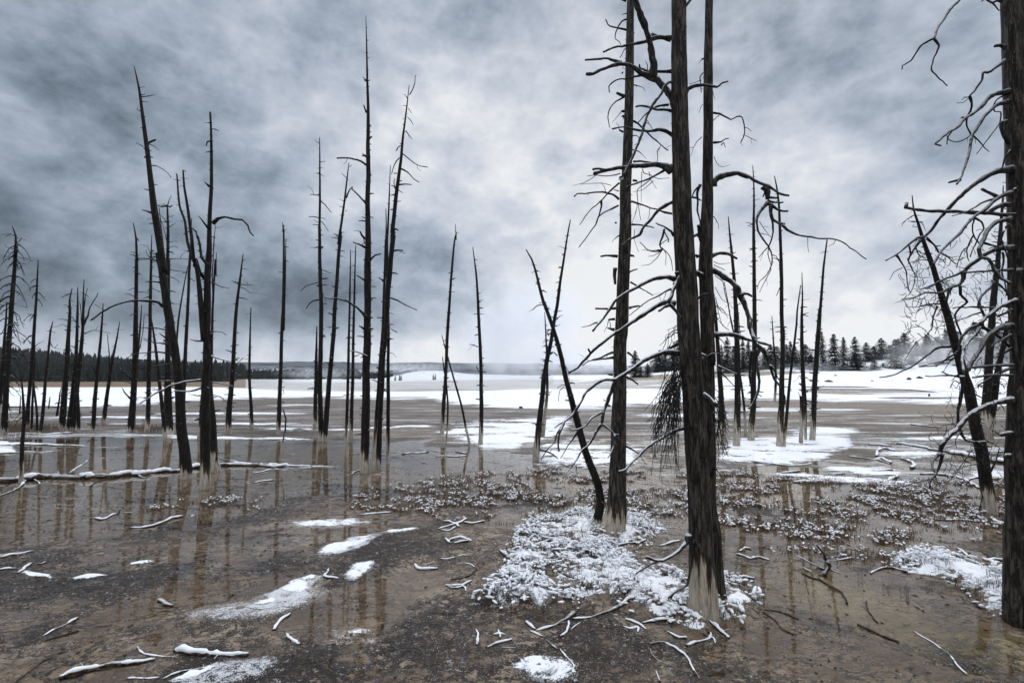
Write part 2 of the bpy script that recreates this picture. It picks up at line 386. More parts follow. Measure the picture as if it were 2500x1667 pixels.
tr = k.new('ShaderNodeBsdfTransparent'); mx = k.new('ShaderNodeMixShader'); k.l.new(al, mx.inputs[0]); k.l.new(tr.outputs[0], mx.inputs[1]); k.l.new(k.p.outputs[0], mx.inputs[2]); k.l.new(mx.outputs[0], k.o.inputs[0])
M['gsnow'] = m
# ------------------------------------------------------------------ ground
def poly_sd(u, v, s, vs=1.0):
    """signed distance (positive inside) to a polygon given in photograph pixels; vs stretches the vertical"""
    P = np.array(pts(s)) if isinstance(s, str) else np.array(s, float)
    P = P * (1, vs); v = v * vs
    d = np.full(u.shape, 1e18); ins = np.zeros(u.shape, bool)
    for i in range(len(P)):
        a = P[i]; b = P[(i + 1) % len(P)]; e = b - a
        wx = u - a[0]; wy = v - a[1]
        t = np.clip((wx * e[0] + wy * e[1]) / (e @ e + 1e-9), 0, 1)
        d = np.minimum(d, (wx - e[0] * t) ** 2 + (wy - e[1] * t) ** 2)
        c = ((a[1] <= v) != (b[1] <= v)) & (u < a[0] + (v - a[1]) / (e[1] + 1e-12) * e[0])
        ins ^= c
    return np.where(ins, 1, -1) * np.sqrt(d)
def blob(u, v, cx, cy, rx, ry, rot=0):
    c, s = math.cos(math.radians(rot)), math.sin(math.radians(rot))
    a = (u - cx) * c + (v - cy) * s; b = -(u - cx) * s + (v - cy) * c
    return 1 - np.sqrt((a / rx) ** 2 + (b / ry) ** 2)
def fbmL(x, y, f0, octs, seed, d, gain=.55):
    row = np.maximum(d * d / 2250 * 1.4, .006); s = 0; n = 0; a = 1.0
    X, Y = x * f0, y * f0; fr = f0
    for o in range(octs):
        s = s + a * vnoise(X, Y, seed + o * 17) * ss(.6, 1.8, 1 / fr / row); n += a
        X, Y = X * 1.6 - Y * 1.2 + 5.3, X * 1.2 + Y * 1.6 + 1.7; a *= gain; fr *= 2
    return s / n * 3.4
def zfar(x, y):
    d = np.maximum(y, 1.0); u = x / d; px = CX + u * F
    wr = ss(.04, .42, u)
    z = wr * 2.1 * ss(26, 88, d)
    hh = np.interp(px, [1350, 1500, 1750, 2100, 2300, 3200], [.9, 1.4, 2.6, 4.8, 6.5, 7.5])
    z = z + wr * hh * ss(86, 150, d) * (1 + .12 * fbm(x * .05, y * .05, 3, 31))
    wl = ss(.02, -.35, u)
    z = z - 1.2 * wl * ss(50, 230, d)
    cr = np.interp(px, [-2500, 0, 120, 220, 360, 520, 3000], [24, 25.5, 22, 16.5, 9, 1, 0])
    z = z + cr * ss(250, 620, d) * (1 + .08 * fbm(x * .02, y * .02, 3, 37))
    z = z + 5.2 * np.exp(-(((x + 42) / 17) ** 2 + ((y - 255) / 22) ** 2)) + 2.0 * np.exp(-(((x + 10) / 26) ** 2 + ((y - 262) / 20) ** 2))
    return z
def ground_eval(x, y):
    x = np.asarray(x, float); y = np.asarray(y, float); d = np.maximum(np.hypot(x, y), .5)
    zf = zfar(x, y)
    yy = np.maximum(y, .8)
    u, v = proj(x, yy, zf)
    u = np.where(y < .8, -9999, u); v = np.where(y < .8, 3000, v)
    near = ss(60, 25, d)
    # painted masks follow the outlines of the patches in the place
    nA = fbmL((x * .85 + y * .5) * .35, (-x * .5 + y * .85) * 1.25, 1.6, 6, 3, d)      # streaks running away to the right
    nB = fbmL((x * .8 - y * .6) * .4, (x * .6 + y * .8) * 1.2, 1.5, 6, 5, d)
    wB = ss(900, 1800, u); nS = nA * (1 - wB) + nB * wB
    nI = fbmL(x, y, 2.2, 7, 11, d, .62); nF = fbmL(x, y, 9., 5, 23, d, .6); nL = fbmL(x * .6, y, .45, 6, 41, d, .6)
    # -------- wetness
    W = np.full(u.shape, .52)
    W = W + .42 * np.clip(poly_sd(u, v, [(-300, 1085), (230, 1062), (560, 1058), (720, 1070), (1000, 1085), (1300, 1110), (1330, 1160), (1050, 1185), (720, 1215), (610, 1260), (480, 1292), (250, 1312), (-400, 1335)], 1.6) / 26, -.25, 1)
    W = W + .26 * np.clip(poly_sd(u, v, [(700, 1150), (1400, 1130), (2100, 1140), (2600, 1150), (2600, 1330), (2000, 1340), (1950, 1420), (1780, 1450), (1740, 1320), (1200, 1250), (800, 1230)], 1.6) / 40, 0, 1)
    W = W + .10 * np.clip(blob(u, v, 560, 1360, 200, 130, -10) * 2, 0, 1) + .12 * np.clip(blob(u, v, 850, 1500, 200, 160, -30) * 2, 0, 1)
    W = W + .16 * np.clip(blob(u, v, 560, 1400, 170, 100, -20) * 2, 0, 1) + .14 * np.clip(blob(u, v, 900, 1560, 260, 140, -50) * 2, 0, 1)
    W = W + .2 * np.clip(blob(u, v, 250, 1600, 300, 110, -30) * 2, 0, 1) + .22 * np.clip(blob(u, v, 2150, 1500, 380, 130, 22) * 2, 0, 1)
    W = W - .34 * np.clip(blob(u, v, 470, 1560, 230, 90, -12) * 2, 0, 1) - .25 * np.clip(blob(u, v, 1000, 1330, 240, 60, -8) * 2, 0, 1)
    W = W - .2 * np.clip(blob(u, v, 1300, 1600, 260, 90, 0) * 2, 0, 1)
    W = W - .18 * ss(1085, 1050, v) * ss(960, 990, v) - .5 * ss(985, 960, v)
    hum = np.maximum.reduce([poly_sd(u, v, HUM1) / 30, poly_sd(u, v, HUM2) / 26])
    raise_ = np.clip(hum + .3, 0, 1)
    z = (.5 - W) * .05 + .011 * nS * (1 - .5 * ss(.7, .95, W)) + .008 * nI + .007 * nF * near
    rg1 = np.abs(fbmL((x * .9 - y * .2) * .32, (x * .25 + y) * 1.25, 1.0, 5, 131, d, .5)); rg2 = np.abs(fbmL(x * .4, y * 1.3, 1.7, 5, 137, d, .55))
    ridge = np.maximum(ss(.085, .01, rg1), .8 * ss(.07, .01, rg2)) * ss(.45, .8, W) * ss(3.5, 5.5, d) * ss(22, 15, d)
    z = z + ridge * np.maximum(.006 - z, 0) * (1.05 + .5 * nI)
    z = z + .075 * ss(0, 1, raise_ * .8) + .02 * nI * raise_
    z = z * near + .03 * (1 - near) + .08 * nL * ss(40, 90, d)
    z = z + zf
    # -------- snow
    reg = []
    edge = np.interp(u, [-500, 0, 250, 500, 640, 1040, 1100, 1250, 1500, 1800, 2000, 2250, 2500, 3000], [1030, 1012, 998, 978, 972, 974, 985, 998, 994, 975, 977, 986, 993, 1000])
    top_full = np.interp(u, [-500, 0, 500, 700, 1000, 1200, 1300, 1700, 1760, 2050, 3000], [948, 948, 946, 958, 960, 957, 953, 952, 920, 905, 905])
    S = np.clip((edge - v) / 6, -2, 1.2) + .55 * nL + .35 * nI * ss(60, 20, d)
    mott = -.08 + .9 * nL                                                             # patchy zone further out
    S = np.where(v < top_full, np.minimum(S, np.where(u < 600, -1 + 1.2 * ss(944, 950, v), mott) + ss(top_full - 5, top_full, v)), S)
    S = np.where((d > 92) & (u > 1350), .7 + .5 * nL, S)
    S = np.where((d > 150) & (u > 650) & (u <= 1350), .10 + .6 * nL, S)                                # snowy slope on the right
    strip = blob(u, v, 1720, 917, 330, 7.5, -2.2)
    S = np.where((d > 60) & (d < 110) & (u > 1250), np.minimum(S, 1 - 3 * np.clip(strip * 3, 0, 1)), S)
    lines = ss(0, .35, blob(u, v, 2150, 962, 230, 15, 3)) + ss(0, .5, blob(u, v, 1050, 938, 640, 16, 0)) * .9 + ss(0, .4, blob(u, v, 1500, 945, 400, 7, 0)) * .7 + .8 * ss(0, .5, blob(u, v, 150, 998, 420, 14, 0))
    nH = fbmL(x * .5, y * 2.2, 2.0, 6, 71, d, .62)
    def sn(val, amp=.5, nf=.5): reg.append(np.minimum(val * .7, .46) + amp * .28 * nS + nf * (.30 * nI + .42 * nF + .35 * nH))
    sn(poly_sd(u, v, [(1082, 1062), (1110, 1040), (1200, 1030), (1300, 1022), (1380, 1018), (1390, 1050), (1320, 1075), (1250, 1092), (1180, 1098), (1160, 1080)], 2) / 16, .7, .9)
    sn(poly_sd(u, v, [(1310, 1130), (1330, 1085), (1420, 1078), (1560, 1098), (1560, 1135), (1420, 1140)], 2) / 20 - .35, .9, 1.5)
    sn(poly_sd(u, v, [(1752, 1120), (1790, 1075), (1900, 1066), (1990, 1060), (2070, 1072), (2060, 1098), (2010, 1120), (1900, 1136), (1780, 1128)], 2) / 18, .7, .9)
    sn(blob(u, v, 2010, 1052, 70, 7, 0) * 2, .5, .6); sn(blob(u, v, 2235, 1112, 75, 8, 2) * 2, .3, .3)
    sn(blob(u, v, 2110, 1150, 120, 9, 4) * 1.6, .8, .8); sn(blob(u, v, 2060, 1170, 170, 7, 4) * 1.4 - .1, .8, .9)
    sn(blob(u, v, 8, 1090, 26, 17, 20) * 3, .2, .2)
    for cx, cy, rx, ry, ro in ((430, 1066, 200, 3.2, 1), (110, 1086, 120, 2.2, 2), (700, 1050, 60, 3, 0), (690, 1072, 75, 4, 2), (1000, 1043, 60, 2.6, -2), (560, 1010, 150, 2.5, 0),
                               (250, 1020, 180, 2.5, 0), (640, 1036, 120, 2.5, 1), (60, 1062, 70, 4, 0), (930, 1046, 40, 2, 0), (1680, 1015, 120, 4, 0), (2360, 1070, 100, 5, 0),
                               (1900, 1000, 160, 3, 0), (2420, 1160, 60, 9, 0), (2440, 1095, 60, 6, 0), (720, 990, 60, 2, 0), (850, 1050, 50, 2, 0)):
        sn(blob(u, v, cx, cy, rx, ry, ro) * 1.6, .6, .7)
    sn(blob(u, v, 800, 1276, 86, 10, -1) * 2, .3, .6); sn(blob(u, v, 845, 1331, 66, 14, -17) * 2, .3, .8); sn(blob(u, v, 876, 1392, 28, 14, -25) * 2, .4, .8)
    sn(blob(u, v, 978, 1298, 38, 4, -6) * 2, .3, .6); sn(blob(u, v, 1324, 1638, 58, 27, 15) * 1.6, .6, 1.1); sn(blob(u, v, 735, 1425, 42, 13, -26) * 1.2 - .1, .4, 1.2)
    sn(blob(u, v, 95, 1405, 34, 6, 8) * 2, .2, .4); sn(blob(u, v, 215, 1408, 40, 5, -6) * 2, .2, .4); sn(blob(u, v, 345, 1373, 35, 4, -8) * 2, .2, .4)
    sn(blob(u, v, 480, 1648, 50, 7, -18) * 2, .2, .8); sn(blob(u, v, 650, 1470, 26, 7, -14) * 1.4, .3, .8)
    hm = np.clip(poly_sd(u, v, HUM1) / 26, -2, 1); reg.append(hm * .8 - .18 + .5 * nI + .9 * nF - .45 * (1 - ss(.0, 1, blob(u, v, 1700, 1465, 180, 110) * 1.8)))
    reg.append(np.clip(poly_sd(u, v, HUM2) / 22, -2, 1) - .05 + .4 * nI + .7 * nF)
    reg.append(blob(u, v, 1500, 1290, 110, 36, 0) * 1.6 + .3 * nI + .6 * nF)
    scat = np.clip(.85 * fbmL(x * .5, y, 1.1, 5, 91, d) + .6 * nH - 1.15, -2, 1) + .15 * ss(1180, 1100, v) * ss(1010, 1040, v) * ss(1250, 1500, u) - .25 * ss(1200, 1400, v)
    reg.append(scat)
    R = np.maximum.reduce(reg); S = np.where(v > edge - 3, np.maximum(S, R), S)
    S = np.where((d > 24) & (d < 92) & (u < 1750), np.minimum(S, .74), S)
    S = np.clip(S, -1, 1)
    # -------- surface kinds
    dark = .33 + .55 * nS + .35 * nI
    for cx, cy, rx, ry, ro, am in ((500, 1560, 230, 95, -10, .55), (980, 1330, 230, 70, -10, .30), (230, 1410, 420, 85, -4, .26), (1300, 1610, 380, 90, 0, .30), (330, 1150, 500, 60, -3, -.45),
                                   (150, 1240, 260, 40, 0, -.5), (1000, 1170, 500, 35, 3, -.30), (1010, 1430, 120, 60, -20, -.5), (880, 1560, 150, 120, -60, -.5), (300, 1620, 240, 80, -30, -.45),
                                   (560, 1390, 130, 70, -20, -.3), (2150, 1500, 360, 100, 22, -.14), (1850, 1630, 220, 60, 10, .22), (2050, 1060, 500, 60, 0, .22), (780, 1180, 160, 30, 0, .2),
                                   (1600, 1220, 600, 60, 0, -.2), (1990, 1500, 90, 50, 10, .25), (60, 1520, 160, 60, 0, .15), (2380, 1600, 200, 60, 20, .2), (1700, 1230, 900, 60, 2, .22), (2450, 1330, 120, 60, 0, .2), (700, 1330, 180, 50, -10, .15)):
        dark = dark + am * ss(0, .8, blob(u, v, cx, cy, rx, ry, ro))
    shore = np.exp(-((z - .004) / .005) ** 2) * ss(30, 15, d); dark = dark + .28 * shore
    grass = ss(600, 480, u) * ss(926, 931, v) * ss(949, 943, v) * np.clip(.75 + nL, 0, 1) * ss(60, 75, d) + .45 * ss(60, 80, d) * np.clip(.5 + .6 * nL, 0, 1) * (v > 912)
    grey = ss(60, 32, d) * ss(1085, 1040, v) * .85
    grey = grey * (1 - .55 * ss(1800, 2000, u)) * np.clip(.85 + .7 * nS, 0, 1)
    yellow = ss(0, .7, blob(u, v, 2130, 1490, 330, 75, 24)) * .7 + .5 * ss(0, .7, blob(u, v, 2440, 1580, 200, 60, 20)) + .12 * ss(1500, 1900, u) * near
    dust = np.where(S > -.35, .25, 0) + .25 * ss(-.5, 0, S) - .2
    for cx, cy, rx, ry, ro, am in ((630, 1480, 250, 44, -11, .74), (730, 1432, 100, 32, -24, .5), (560, 1645, 190, 40, -14, .5), (800, 1276, 120, 22, -2, .45), (835, 1335, 110, 26, -17, .45), (2250, 1130, 200, 40, 0, .3), (1900, 1075, 500, 40, 0, .22), (1320, 1640, 90, 40, 0, .4),
                                   (820, 1290, 160, 40, 0, .2), (1450, 1110, 250, 40, 0, .25), (2150, 1000, 400, 30, 0, .25), (1500, 1420, 380, 110, 0, .25)):
        dust = dust + am * ss(0, .6, blob(u, v, cx, cy, rx, ry, ro))
    dust = dust + .4 * nI * (dust > .1) + ss(45, 75, d) * (.30 + .55 * nL) * ss(350, 700, u) + .5 * ss(180, 240, d) * ss(650, 800, u) + .2 * nS
    mid = ss(9.5, 13, d) * ss(36, 28, d) * (.75 + .25 * ss(1300, 1700, u)) * ss(.9, .75, W); pool = ss(.6, .85, W) * ss(24, 16, d)
    dark = dark - .30 * pool + .55 * ridge
    wet = np.clip(W + .6 * nS - 6 * (z - zf) * near, 0, 1)
    return dict(z=z, S=S, W=W, dark=np.clip(dark * ss(150, 60, d), 0, 1), grass=np.clip(grass, 0, 1), grey=np.clip(grey, 0, 1), yellow=np.clip(yellow, 0, 1), dust=np.clip(dust, 0, 1), wet=wet, lines=lines, mid=mid, pool=pool, u=u, v=v)
HUM1 = "O170,790 290,690 400,560 420,430 480,300 590,220 760,190 1000,150 1030,230 1250,160 1400,200 1480,260 1430,350 1300,390 1150,400 1280,480 1350,580 1500,600 1680,620 1700,700 1950,640 2100,690 2220,830 2180,900 2080,960 1900,930 1820,1010 1640,950 1500,900 1350,880 1200,850 1000,880 700,850 400,830"
HUM2 = "Q1030,740 1160,700 1380,690 1500,740 1620,790 1830,850 1990,880 1990,1160 1936,1130 1700,1080 1560,960 1480,880 1250,830 1160,790"
def hz(x, y):
    r = ground_eval(np.array([float(x)]), np.array([float(y)])); return float(r['z'][0])
def hit(px, py):
    """where the line of sight through a point of the photograph meets the land"""
    r = ray(px, py); d = np.concatenate([np.arange(2, 40, .05), np.arange(40, 700, .5)])
    x = r[0] / r[1] * d; z = CAMZ + r[2] / r[1] * d; g = zfar(x, d); ok = np.nonzero(z <= g)[0]
    if len(ok) == 0: return np.array((x[-400], d[-400], g[-400])) if False else None
    i = ok[0]; return np.array((x[i], d[i], g[i]))
def ghit(px, py):
    p = ground0(px, py); p[2] = hz(p[0], p[1])
    for _ in range(2):
        r = ray(px, py); k = (p[2] - CAMZ) / r[2]; p = np.array((r[0] * k, r[1] * k, p[2]))
        p[2] = hz(p[0], p[1])
    return p

def make_ground():
    py = np.concatenate([np.arange(1730, 1000, -1.5), np.arange(1000, 919.5, -.75)])
    dr = np.array([ground0(CX, v)[1] for v in py])
    far = np.geomspace(dr[-1] * 1.03, 700, 60); vfar = np.geomspace(760, 9000, 14)
    d = np.concatenate([np.array([-40, -20, -10, -5, -2, 0, 1, 1.7]), dr, far, vfar]); d = np.unique(d)
    uu = np.concatenate([np.linspace(-14, -1.6, 18)[:-1], np.linspace(-1.6, -1.08, 50)[:-1], np.linspace(-1.08, 1.08, 1080), np.linspace(1.08, 1.6, 50)[1:], np.linspace(1.6, 14, 18)[1:]])
    Dm, Um = np.meshgrid(d, uu, indexing='ij')
    X = Um * np.maximum(Dm, 2.2); Y = Dm
    r = ground_eval(X.ravel(), Y.ravel())
    nrw, nc = Dm.shape
    V = np.stack([X.ravel(), Y.ravel(), r['z']], -1)
    i = np.arange(nrw - 1)[:, None] * nc; j = np.arange(nc - 1)[None, :]
    Fq = np.stack([i + j, i + j + 1, i + nc + j + 1, i + nc + j], -1).reshape(-1, 4)
    at_ = {k: r[k] for k in ('dark', 'grass', 'grey', 'yellow', 'dust', 'wet', 'mid', 'pool')}
    g = mesh_obj('ground', V, Fq, M['ground'], attrs=at_); tag(g, 'flat brown and tan mud of the thermal basin, running to far low hills', 'ground', kind='structure')
    # snow: a sheet with its own thickness, whose rim dips under the mud
    S = r['S']; dist = np.hypot(V[:, 0], V[:, 1])
    th = np.clip(S, -1, 1); thick = .003 + .026 * ss(-.1, 1, th) * np.clip(dist / 9, .55, 2.5)
    base_z = np.maximum(V[:, 2], np.where(dist < 55, 0.0, -99))
    SV = V.copy(); SV[:, 2] = base_z + thick + .004 * fbm(V[:, 0] * 9, V[:, 1] * 9, 3, 55) * ss(25, 8, dist)
    keep = (S[Fq] > -.6).any(1) & (V[Fq[:, 0], 1] > 1) & (V[Fq[:, 2], 1] < 700)
    Fs = Fq[keep]; used = np.unique(Fs); remap = np.zeros(len(V), np.int64); remap[used] = np.arange(len(used))
    s = mesh_obj('snow_cover', SV[used], remap[Fs], M['gsnow'], attrs=dict(snowlevel=S[used], lines=r['lines'][used])); tag(s, 'thin snow lying in patches on the mud and in a broad white field beyond', 'snow', kind='stuff')
    # water film over the low places
    wx = np.linspace(-60, 60, 60); wy = np.linspace(1.2, 48, 60); A, B = np.meshgrid(wx, wy, indexing='ij')
    WV = np.stack([A.ravel(), B.ravel(), np.zeros(A.size)], -1); i = np.arange(59)[:, None] * 60; j = np.arange(59)[None, :]
    wo = mesh_obj('water', WV, np.stack([i + j, i + 60 + j, i + 61 + j, i + j + 1], -1).reshape(-1, 4), M['water'])
    tag(wo, 'shallow still water standing in pools on the mud, mirroring the dead trees', 'water', kind='structure')
make_ground()
# far ridge beyond the plain
def make_ridge():
    xs = np.linspace(-3600, 1500, 500); rows = 26
    px = CX + xs / 2500 * F
    top = np.interp(px, [-600, 0, 220, 330, 420, 600, 700, 760, 900, 1050, 1200, 1350, 1500, 1700, 2100], [872, 872, 872, 876, 882, 883, 881, 883, 884, 883, 884, 886, 890, 896, 915])
    H = CAMZ + (915 - top) / F * 2500 + 3 * fbm(xs * .006, xs * 0, 4, 61) + 4
    V = []
    for k in range(rows):
        t = k / (rows - 1); zz = H * ss(0, .8, t) - 4
        yy = 2100 + 700 * t + 40 * fbm(xs * .004 + k * .15, xs * 0 + k * .3, 4, 63)
        V.append(np.stack([xs, yy, zz + (4 * fbm(xs * .02, yy * .02, 4, 67) if k > 1 else 0) * (1 - t)], -1))
    for k in range(4):
        V.append(np.stack([xs, xs * 0 + 2850 + 150 * k, H * (1 - (k + 1) / 4) - 4], -1))
    V = np.vstack(V); nc = len(xs); n = rows + 4
    i = np.arange(n - 1)[:, None] * nc; j = np.arange(nc - 1)[None, :]
    o = mesh_obj('far_ridge', V, np.stack([i + j, i + j + 1, i + nc + j + 1, i + nc + j], -1).reshape(-1, 4), M['ridge'])
    tag(o, 'long blue-dark flat-topped ridge streaked with snow on the horizon', 'ridge', kind='structure')
make_ridge()
# ------------------------------------------------------------------ dead trees
def arc(P): return np.concatenate(([0], np.cumsum(np.linalg.norm(np.diff(P, axis=0), axis=1))))
def make_branch(tree, loc, D, spec, base_r, mat_big, name='branch', seed=0, front=0.0, lean=0.0):
    """spec: 'path|w0|w1|flags'; flags s = snow on top, f = starts on the near side of the trunk, b = on the far side, t = bare of side twigs"""
    f = spec.split('|'); P2 = pts(f[0]); w0, w1 = float(f[1]), float(f[2]); fl = f[3] if len(f) > 3 else ''
    rg = random.Random(seed)
    n = len(P2); L = arc(np.array(P2)); tt = L / L[-1]; len_m = L[-1] / F * D
    dz = rg.uniform(-.45, .35) * len_m; dz = max(-.22 * D, min(.3 * D, dz)); s0 = 0
    if 'f' in fl: s0 = -base_r * .8; dz = -abs(dz) * .6
    if 'b' in fl: dz = abs(dz)
    if 'k' in fl: dz = 0
    P = np.array([at(x, y, D + s0 + dz * t ** 1.3) for (x, y), t in zip(P2, tt)])
    W = w0 + (w1 - w0) * tt ** .85
    P, W = catmull(P, W, max(.02, .0055 * D)); R = W / 2 * P[:, 1] / F
    j = R.mean() * (.55 if w0 < 8 else .25); nn = len(P); ax = np.arange(nn) * .5 + seed
    P = P + np.stack([fbm(ax, ax * 0 + 1.3 + seed, 3, seed), fbm(ax, ax * 0 + 7.7, 3, seed + 1), fbm(ax, ax * 0 + 3.1, 3, seed + 2)], -1) * j
    R = R * (1 + .16 * fbm(ax * 1.3, ax * 0 + 9 + seed, 3, seed + 3)); R = R * (1 + .45 * np.exp(-np.arange(nn) / 2.5)) if w0 > 3 else R; R = np.maximum(R, .00062 * D * .5)
    b = Buf(); big = w0 > 7
    tube(b, P, R, 10 if big else 6, .12 if big else .05, seed)
    if 't' not in fl:                        # short side spurs
        for k in range(int(len_m / (.045 * D) * 1.2) + 1):
            i = rg.randrange(1, nn); T = P[min(i + 1, nn - 1)] - P[max(i - 1, 0)]; T /= np.linalg.norm(T) + 1e-9
            v = np.cross(T, np.array((rg.gauss(0, 1), rg.gauss(0, 1), rg.gauss(0, 1)))); v /= np.linalg.norm(v) + 1e-9
            l = rg.uniform(.8, 3.2) * max(R[i], .0012 * D) + (rg.random() < .25) * .02 * D * rg.random()
            r0 = max(R[i] * .42, .0005 * D); p1 = P[i] + (v + T * .4) * l * .5; p2 = P[i] + (v + T * .6) * l + np.array((0, 0, rg.uniform(-.3, .1) * l))
            tube(b, [P[i], p1, p2], [r0, r0 * .75, r0 * .45], 5)
    o = build(b, name, mat_big, tree, loc)
    a = o.data.attributes.new('snowy', 'FLOAT', 'POINT'); a.data.foreach_set('value', np.full(len(o.data.vertices), 1.0 if 's' in fl else .38, np.float32))
    a = o.data.attributes.new('pale', 'FLOAT', 'POINT'); a.data.foreach_set('value', np.full(len(o.data.vertices), 5.0, np.float32))
    return o
TREE_N = 0
def T(label, path, widths, sock=30, stubs=40, branches=(), auto=0, autolen=40, group='dead trees standing in the mud flat', D=None, flare=1.25, down=.4, stublen=1.0, snowy=.35, fork=()):
    """path runs from the foot of the trunk to its tip; widths, sock, autolen in pixels of the photograph"""
    global TREE_N; TREE_N += 1; seed = TREE_N * 13 + 1; rg = random.Random(seed)
    P2 = pts(path)
    b0 = ghit(*P2[0]) if D is None else at(P2[0][0], P2[0][1], D); D0 = b0[1]; base = np.array((b0[0], D0, max(b0[2], -.02)))
    tree = empty('dead_tree', base); tag(tree, label, 'dead tree', group)
    H = arc(np.array(P2)); tl = H / H[-1]; hm = H[-1] / F * D0; dlean = rg.uniform(-.05, .05) * hm
    P = np.array([at(x, y, D0 + dlean * t) for (x, y), t in zip(P2, tl)])
    widths = [w * .93 for w in widths] if widths[0] > 34 else widths
    wi = np.interp(tl, np.linspace(0, 1, len(widths)), widths) if len(widths) != len(P2) else np.array(widths, float)
    Pc, Wc = catmull(P, wi, max(.05, .012 * D0)); 
    s0 = Pc[0] - (Pc[1] - Pc[0]) / np.linalg.norm(Pc[1] - Pc[0]) * .35; Pc = np.vstack([s0, Pc]); Wc = np.concatenate(([Wc[0] * 1.05], Wc))
    R = Wc / 2 / F * D0; n = len(Pc); L = arc(Pc); ax = L / D0 * 14 + seed
    R = R * (1 + (flare - 1) * np.exp(-L / (R[0] * 5 + .02))) * (1 + (.02 if widths[0] > 34 else .05) * fbm(ax, ax * 0 + seed, 3, seed)); R = np.maximum(R, .0004 * D0)
    big = widths[0] > 34
    Pc[1:, 0] += (.05 if big else .2) * R[1:] * fbm(ax, ax * 0 + 3, 3, seed + 3)[1:]
    b = Buf(); mat = M['bark_big'] if big else M['bark']
    tube(b, Pc, R, 40 if big else (16 if widths[0] > 14 else 9), .035 if big else .05, seed, furrow=.05 if big else .02)
    for k in range(stubs):
        t = rg.uniform(.10, .985); i = int(t * (n - 1)); a = rg.uniform(0, 2 * math.pi)
        v = np.array((math.cos(a), math.sin(a) * .8, rg.uniform(-.25, .35))); r = R[i] * .9
        l = r + D0 * stublen * (rg.uniform(.0012, .0052) + (rg.random() < .22) * rg.uniform(.002, .010)); r0 = max(min(r * .35, .0013 * D0), .00045 * D0) * rg.uniform(.7, 1.2)
        p2 = Pc[i] + v * l; p1 = Pc[i] + v * (l * .6) + np.array((0, 0, l * .05))
        tube(b, [Pc[i], p1, p2], [r0 * 1.3, r0, r0 * .6], 5)
    o = build(b, 'trunk', mat, tree, base)
    V = np.empty(len(o.data.vertices) * 3, np.float32); o.data.vertices.foreach_get('co', V); V = V.reshape(-1, 3)
    sk = max(sock / F * D0, .02)
    for nm, val in (('pale', np.clip(V[:, 2] / sk, 0, 6) if sock > 8 else np.full(len(V), 5.0)), ('snowy', np.full(len(V), snowy))):
        a = o.data.attributes.new(nm, 'FLOAT', 'POINT'); a.data.foreach_set('value', val.astype(np.float32))
    for q_, spec in enumerate(fork):             # a second stem of the same tree
        f_ = spec.split('|'); PP = pts(f_[0]); ws = [float(x) for x in f_[1].split(',')]
        LL = arc(np.array(PP)); t2 = LL / LL[-1]
        P3 = np.array([at(x, y, D0 + .06 * D0 * (q_ % 2 * 2 - 1) * min(t, 1) * .5) for (x, y), t in zip(PP, t2)])
        Pf, Wf = catmull(P3, np.interp(t2, np.linspace(0, 1, len(ws)), ws), .012 * D0); bb = Buf(); Rf = Wf / 2 / F * D0
        tube(bb, Pf, Rf, 9, .06, seed + q_)
        for k in range(int(stubs * .5)):
            i = rg.randrange(2, len(Pf)); a = rg.uniform(0, 6.28); v = np.array((math.cos(a), math.sin(a), rg.uniform(-.2, .3))); l = Rf[i] + D0 * rg.uniform(.001, .006)
            tube(bb, [Pf[i], Pf[i] + v * l], [.0007 * D0, .0004 * D0], 5)
        of = build(bb, 'stem', mat, tree, base)
        for nm, val in (('pale', 5.0), ('snowy', snowy)):
            a = of.data.attributes.new(nm, 'FLOAT', 'POINT'); a.data.foreach_set('value', np.full(len(of.data.vertices), val, np.float32))
    rb = float(np.median(R))
    for q_, spec in enumerate(branches):
        w0 = float(spec.split('|')[1]); make_branch(tree, base, D0, spec, rb, M['limb'] if (big and w0 > 5) else (M['twig'] if w0 < 4 else (M['limb'] if 's' in (spec.split('|') + [''])[3] else M['bark'])), seed=seed * 7 + q_)
    for k in range(auto):
        t = rg.uniform(.12, .97); i = int(t * (n - 1)); a = rg.uniform(0, 2 * math.pi)
        l = autolen / F * D0 * rg.uniform(.35, 1.1) * (1.1 - .45 * t); o3 = np.array((math.cos(a), math.sin(a) * .8, 0)); g = []
        up = rg.uniform(.0, .35)
        for s in (0, .2, .4, .6, .8, 1.0):
            g.append(Pc[i] + o3 * (s * l) + np.array((rg.uniform(-.04, .04) * l, rg.uniform(-.04, .04) * l, l * (up * s - down * 1.6 * s * s + rg.uniform(-.03, .03)))))
        bb = Buf(); r0 = max(.0011 * D0, R[i] * .2); tube(bb, *catmull(g, np.linspace(r0, .00035 * D0, 6), l / 12), 5)
        for kk in range(rg.randrange(1, 5)):
            j = rg.randrange(1, 6); v = np.array((rg.gauss(0, 1), rg.gauss(0, 1), rg.gauss(-.5, .7))) * l * .16
            tube(bb, [g[j], g[j] + v * .5 + o3 * l * .06, g[j] + v + o3 * l * .1], [.0006 * D0, .0005 * D0, .0003 * D0], 4)
        ob = build(bb, 'branch', M['twig'], tree, base)
    return tree, D0, Pc, R
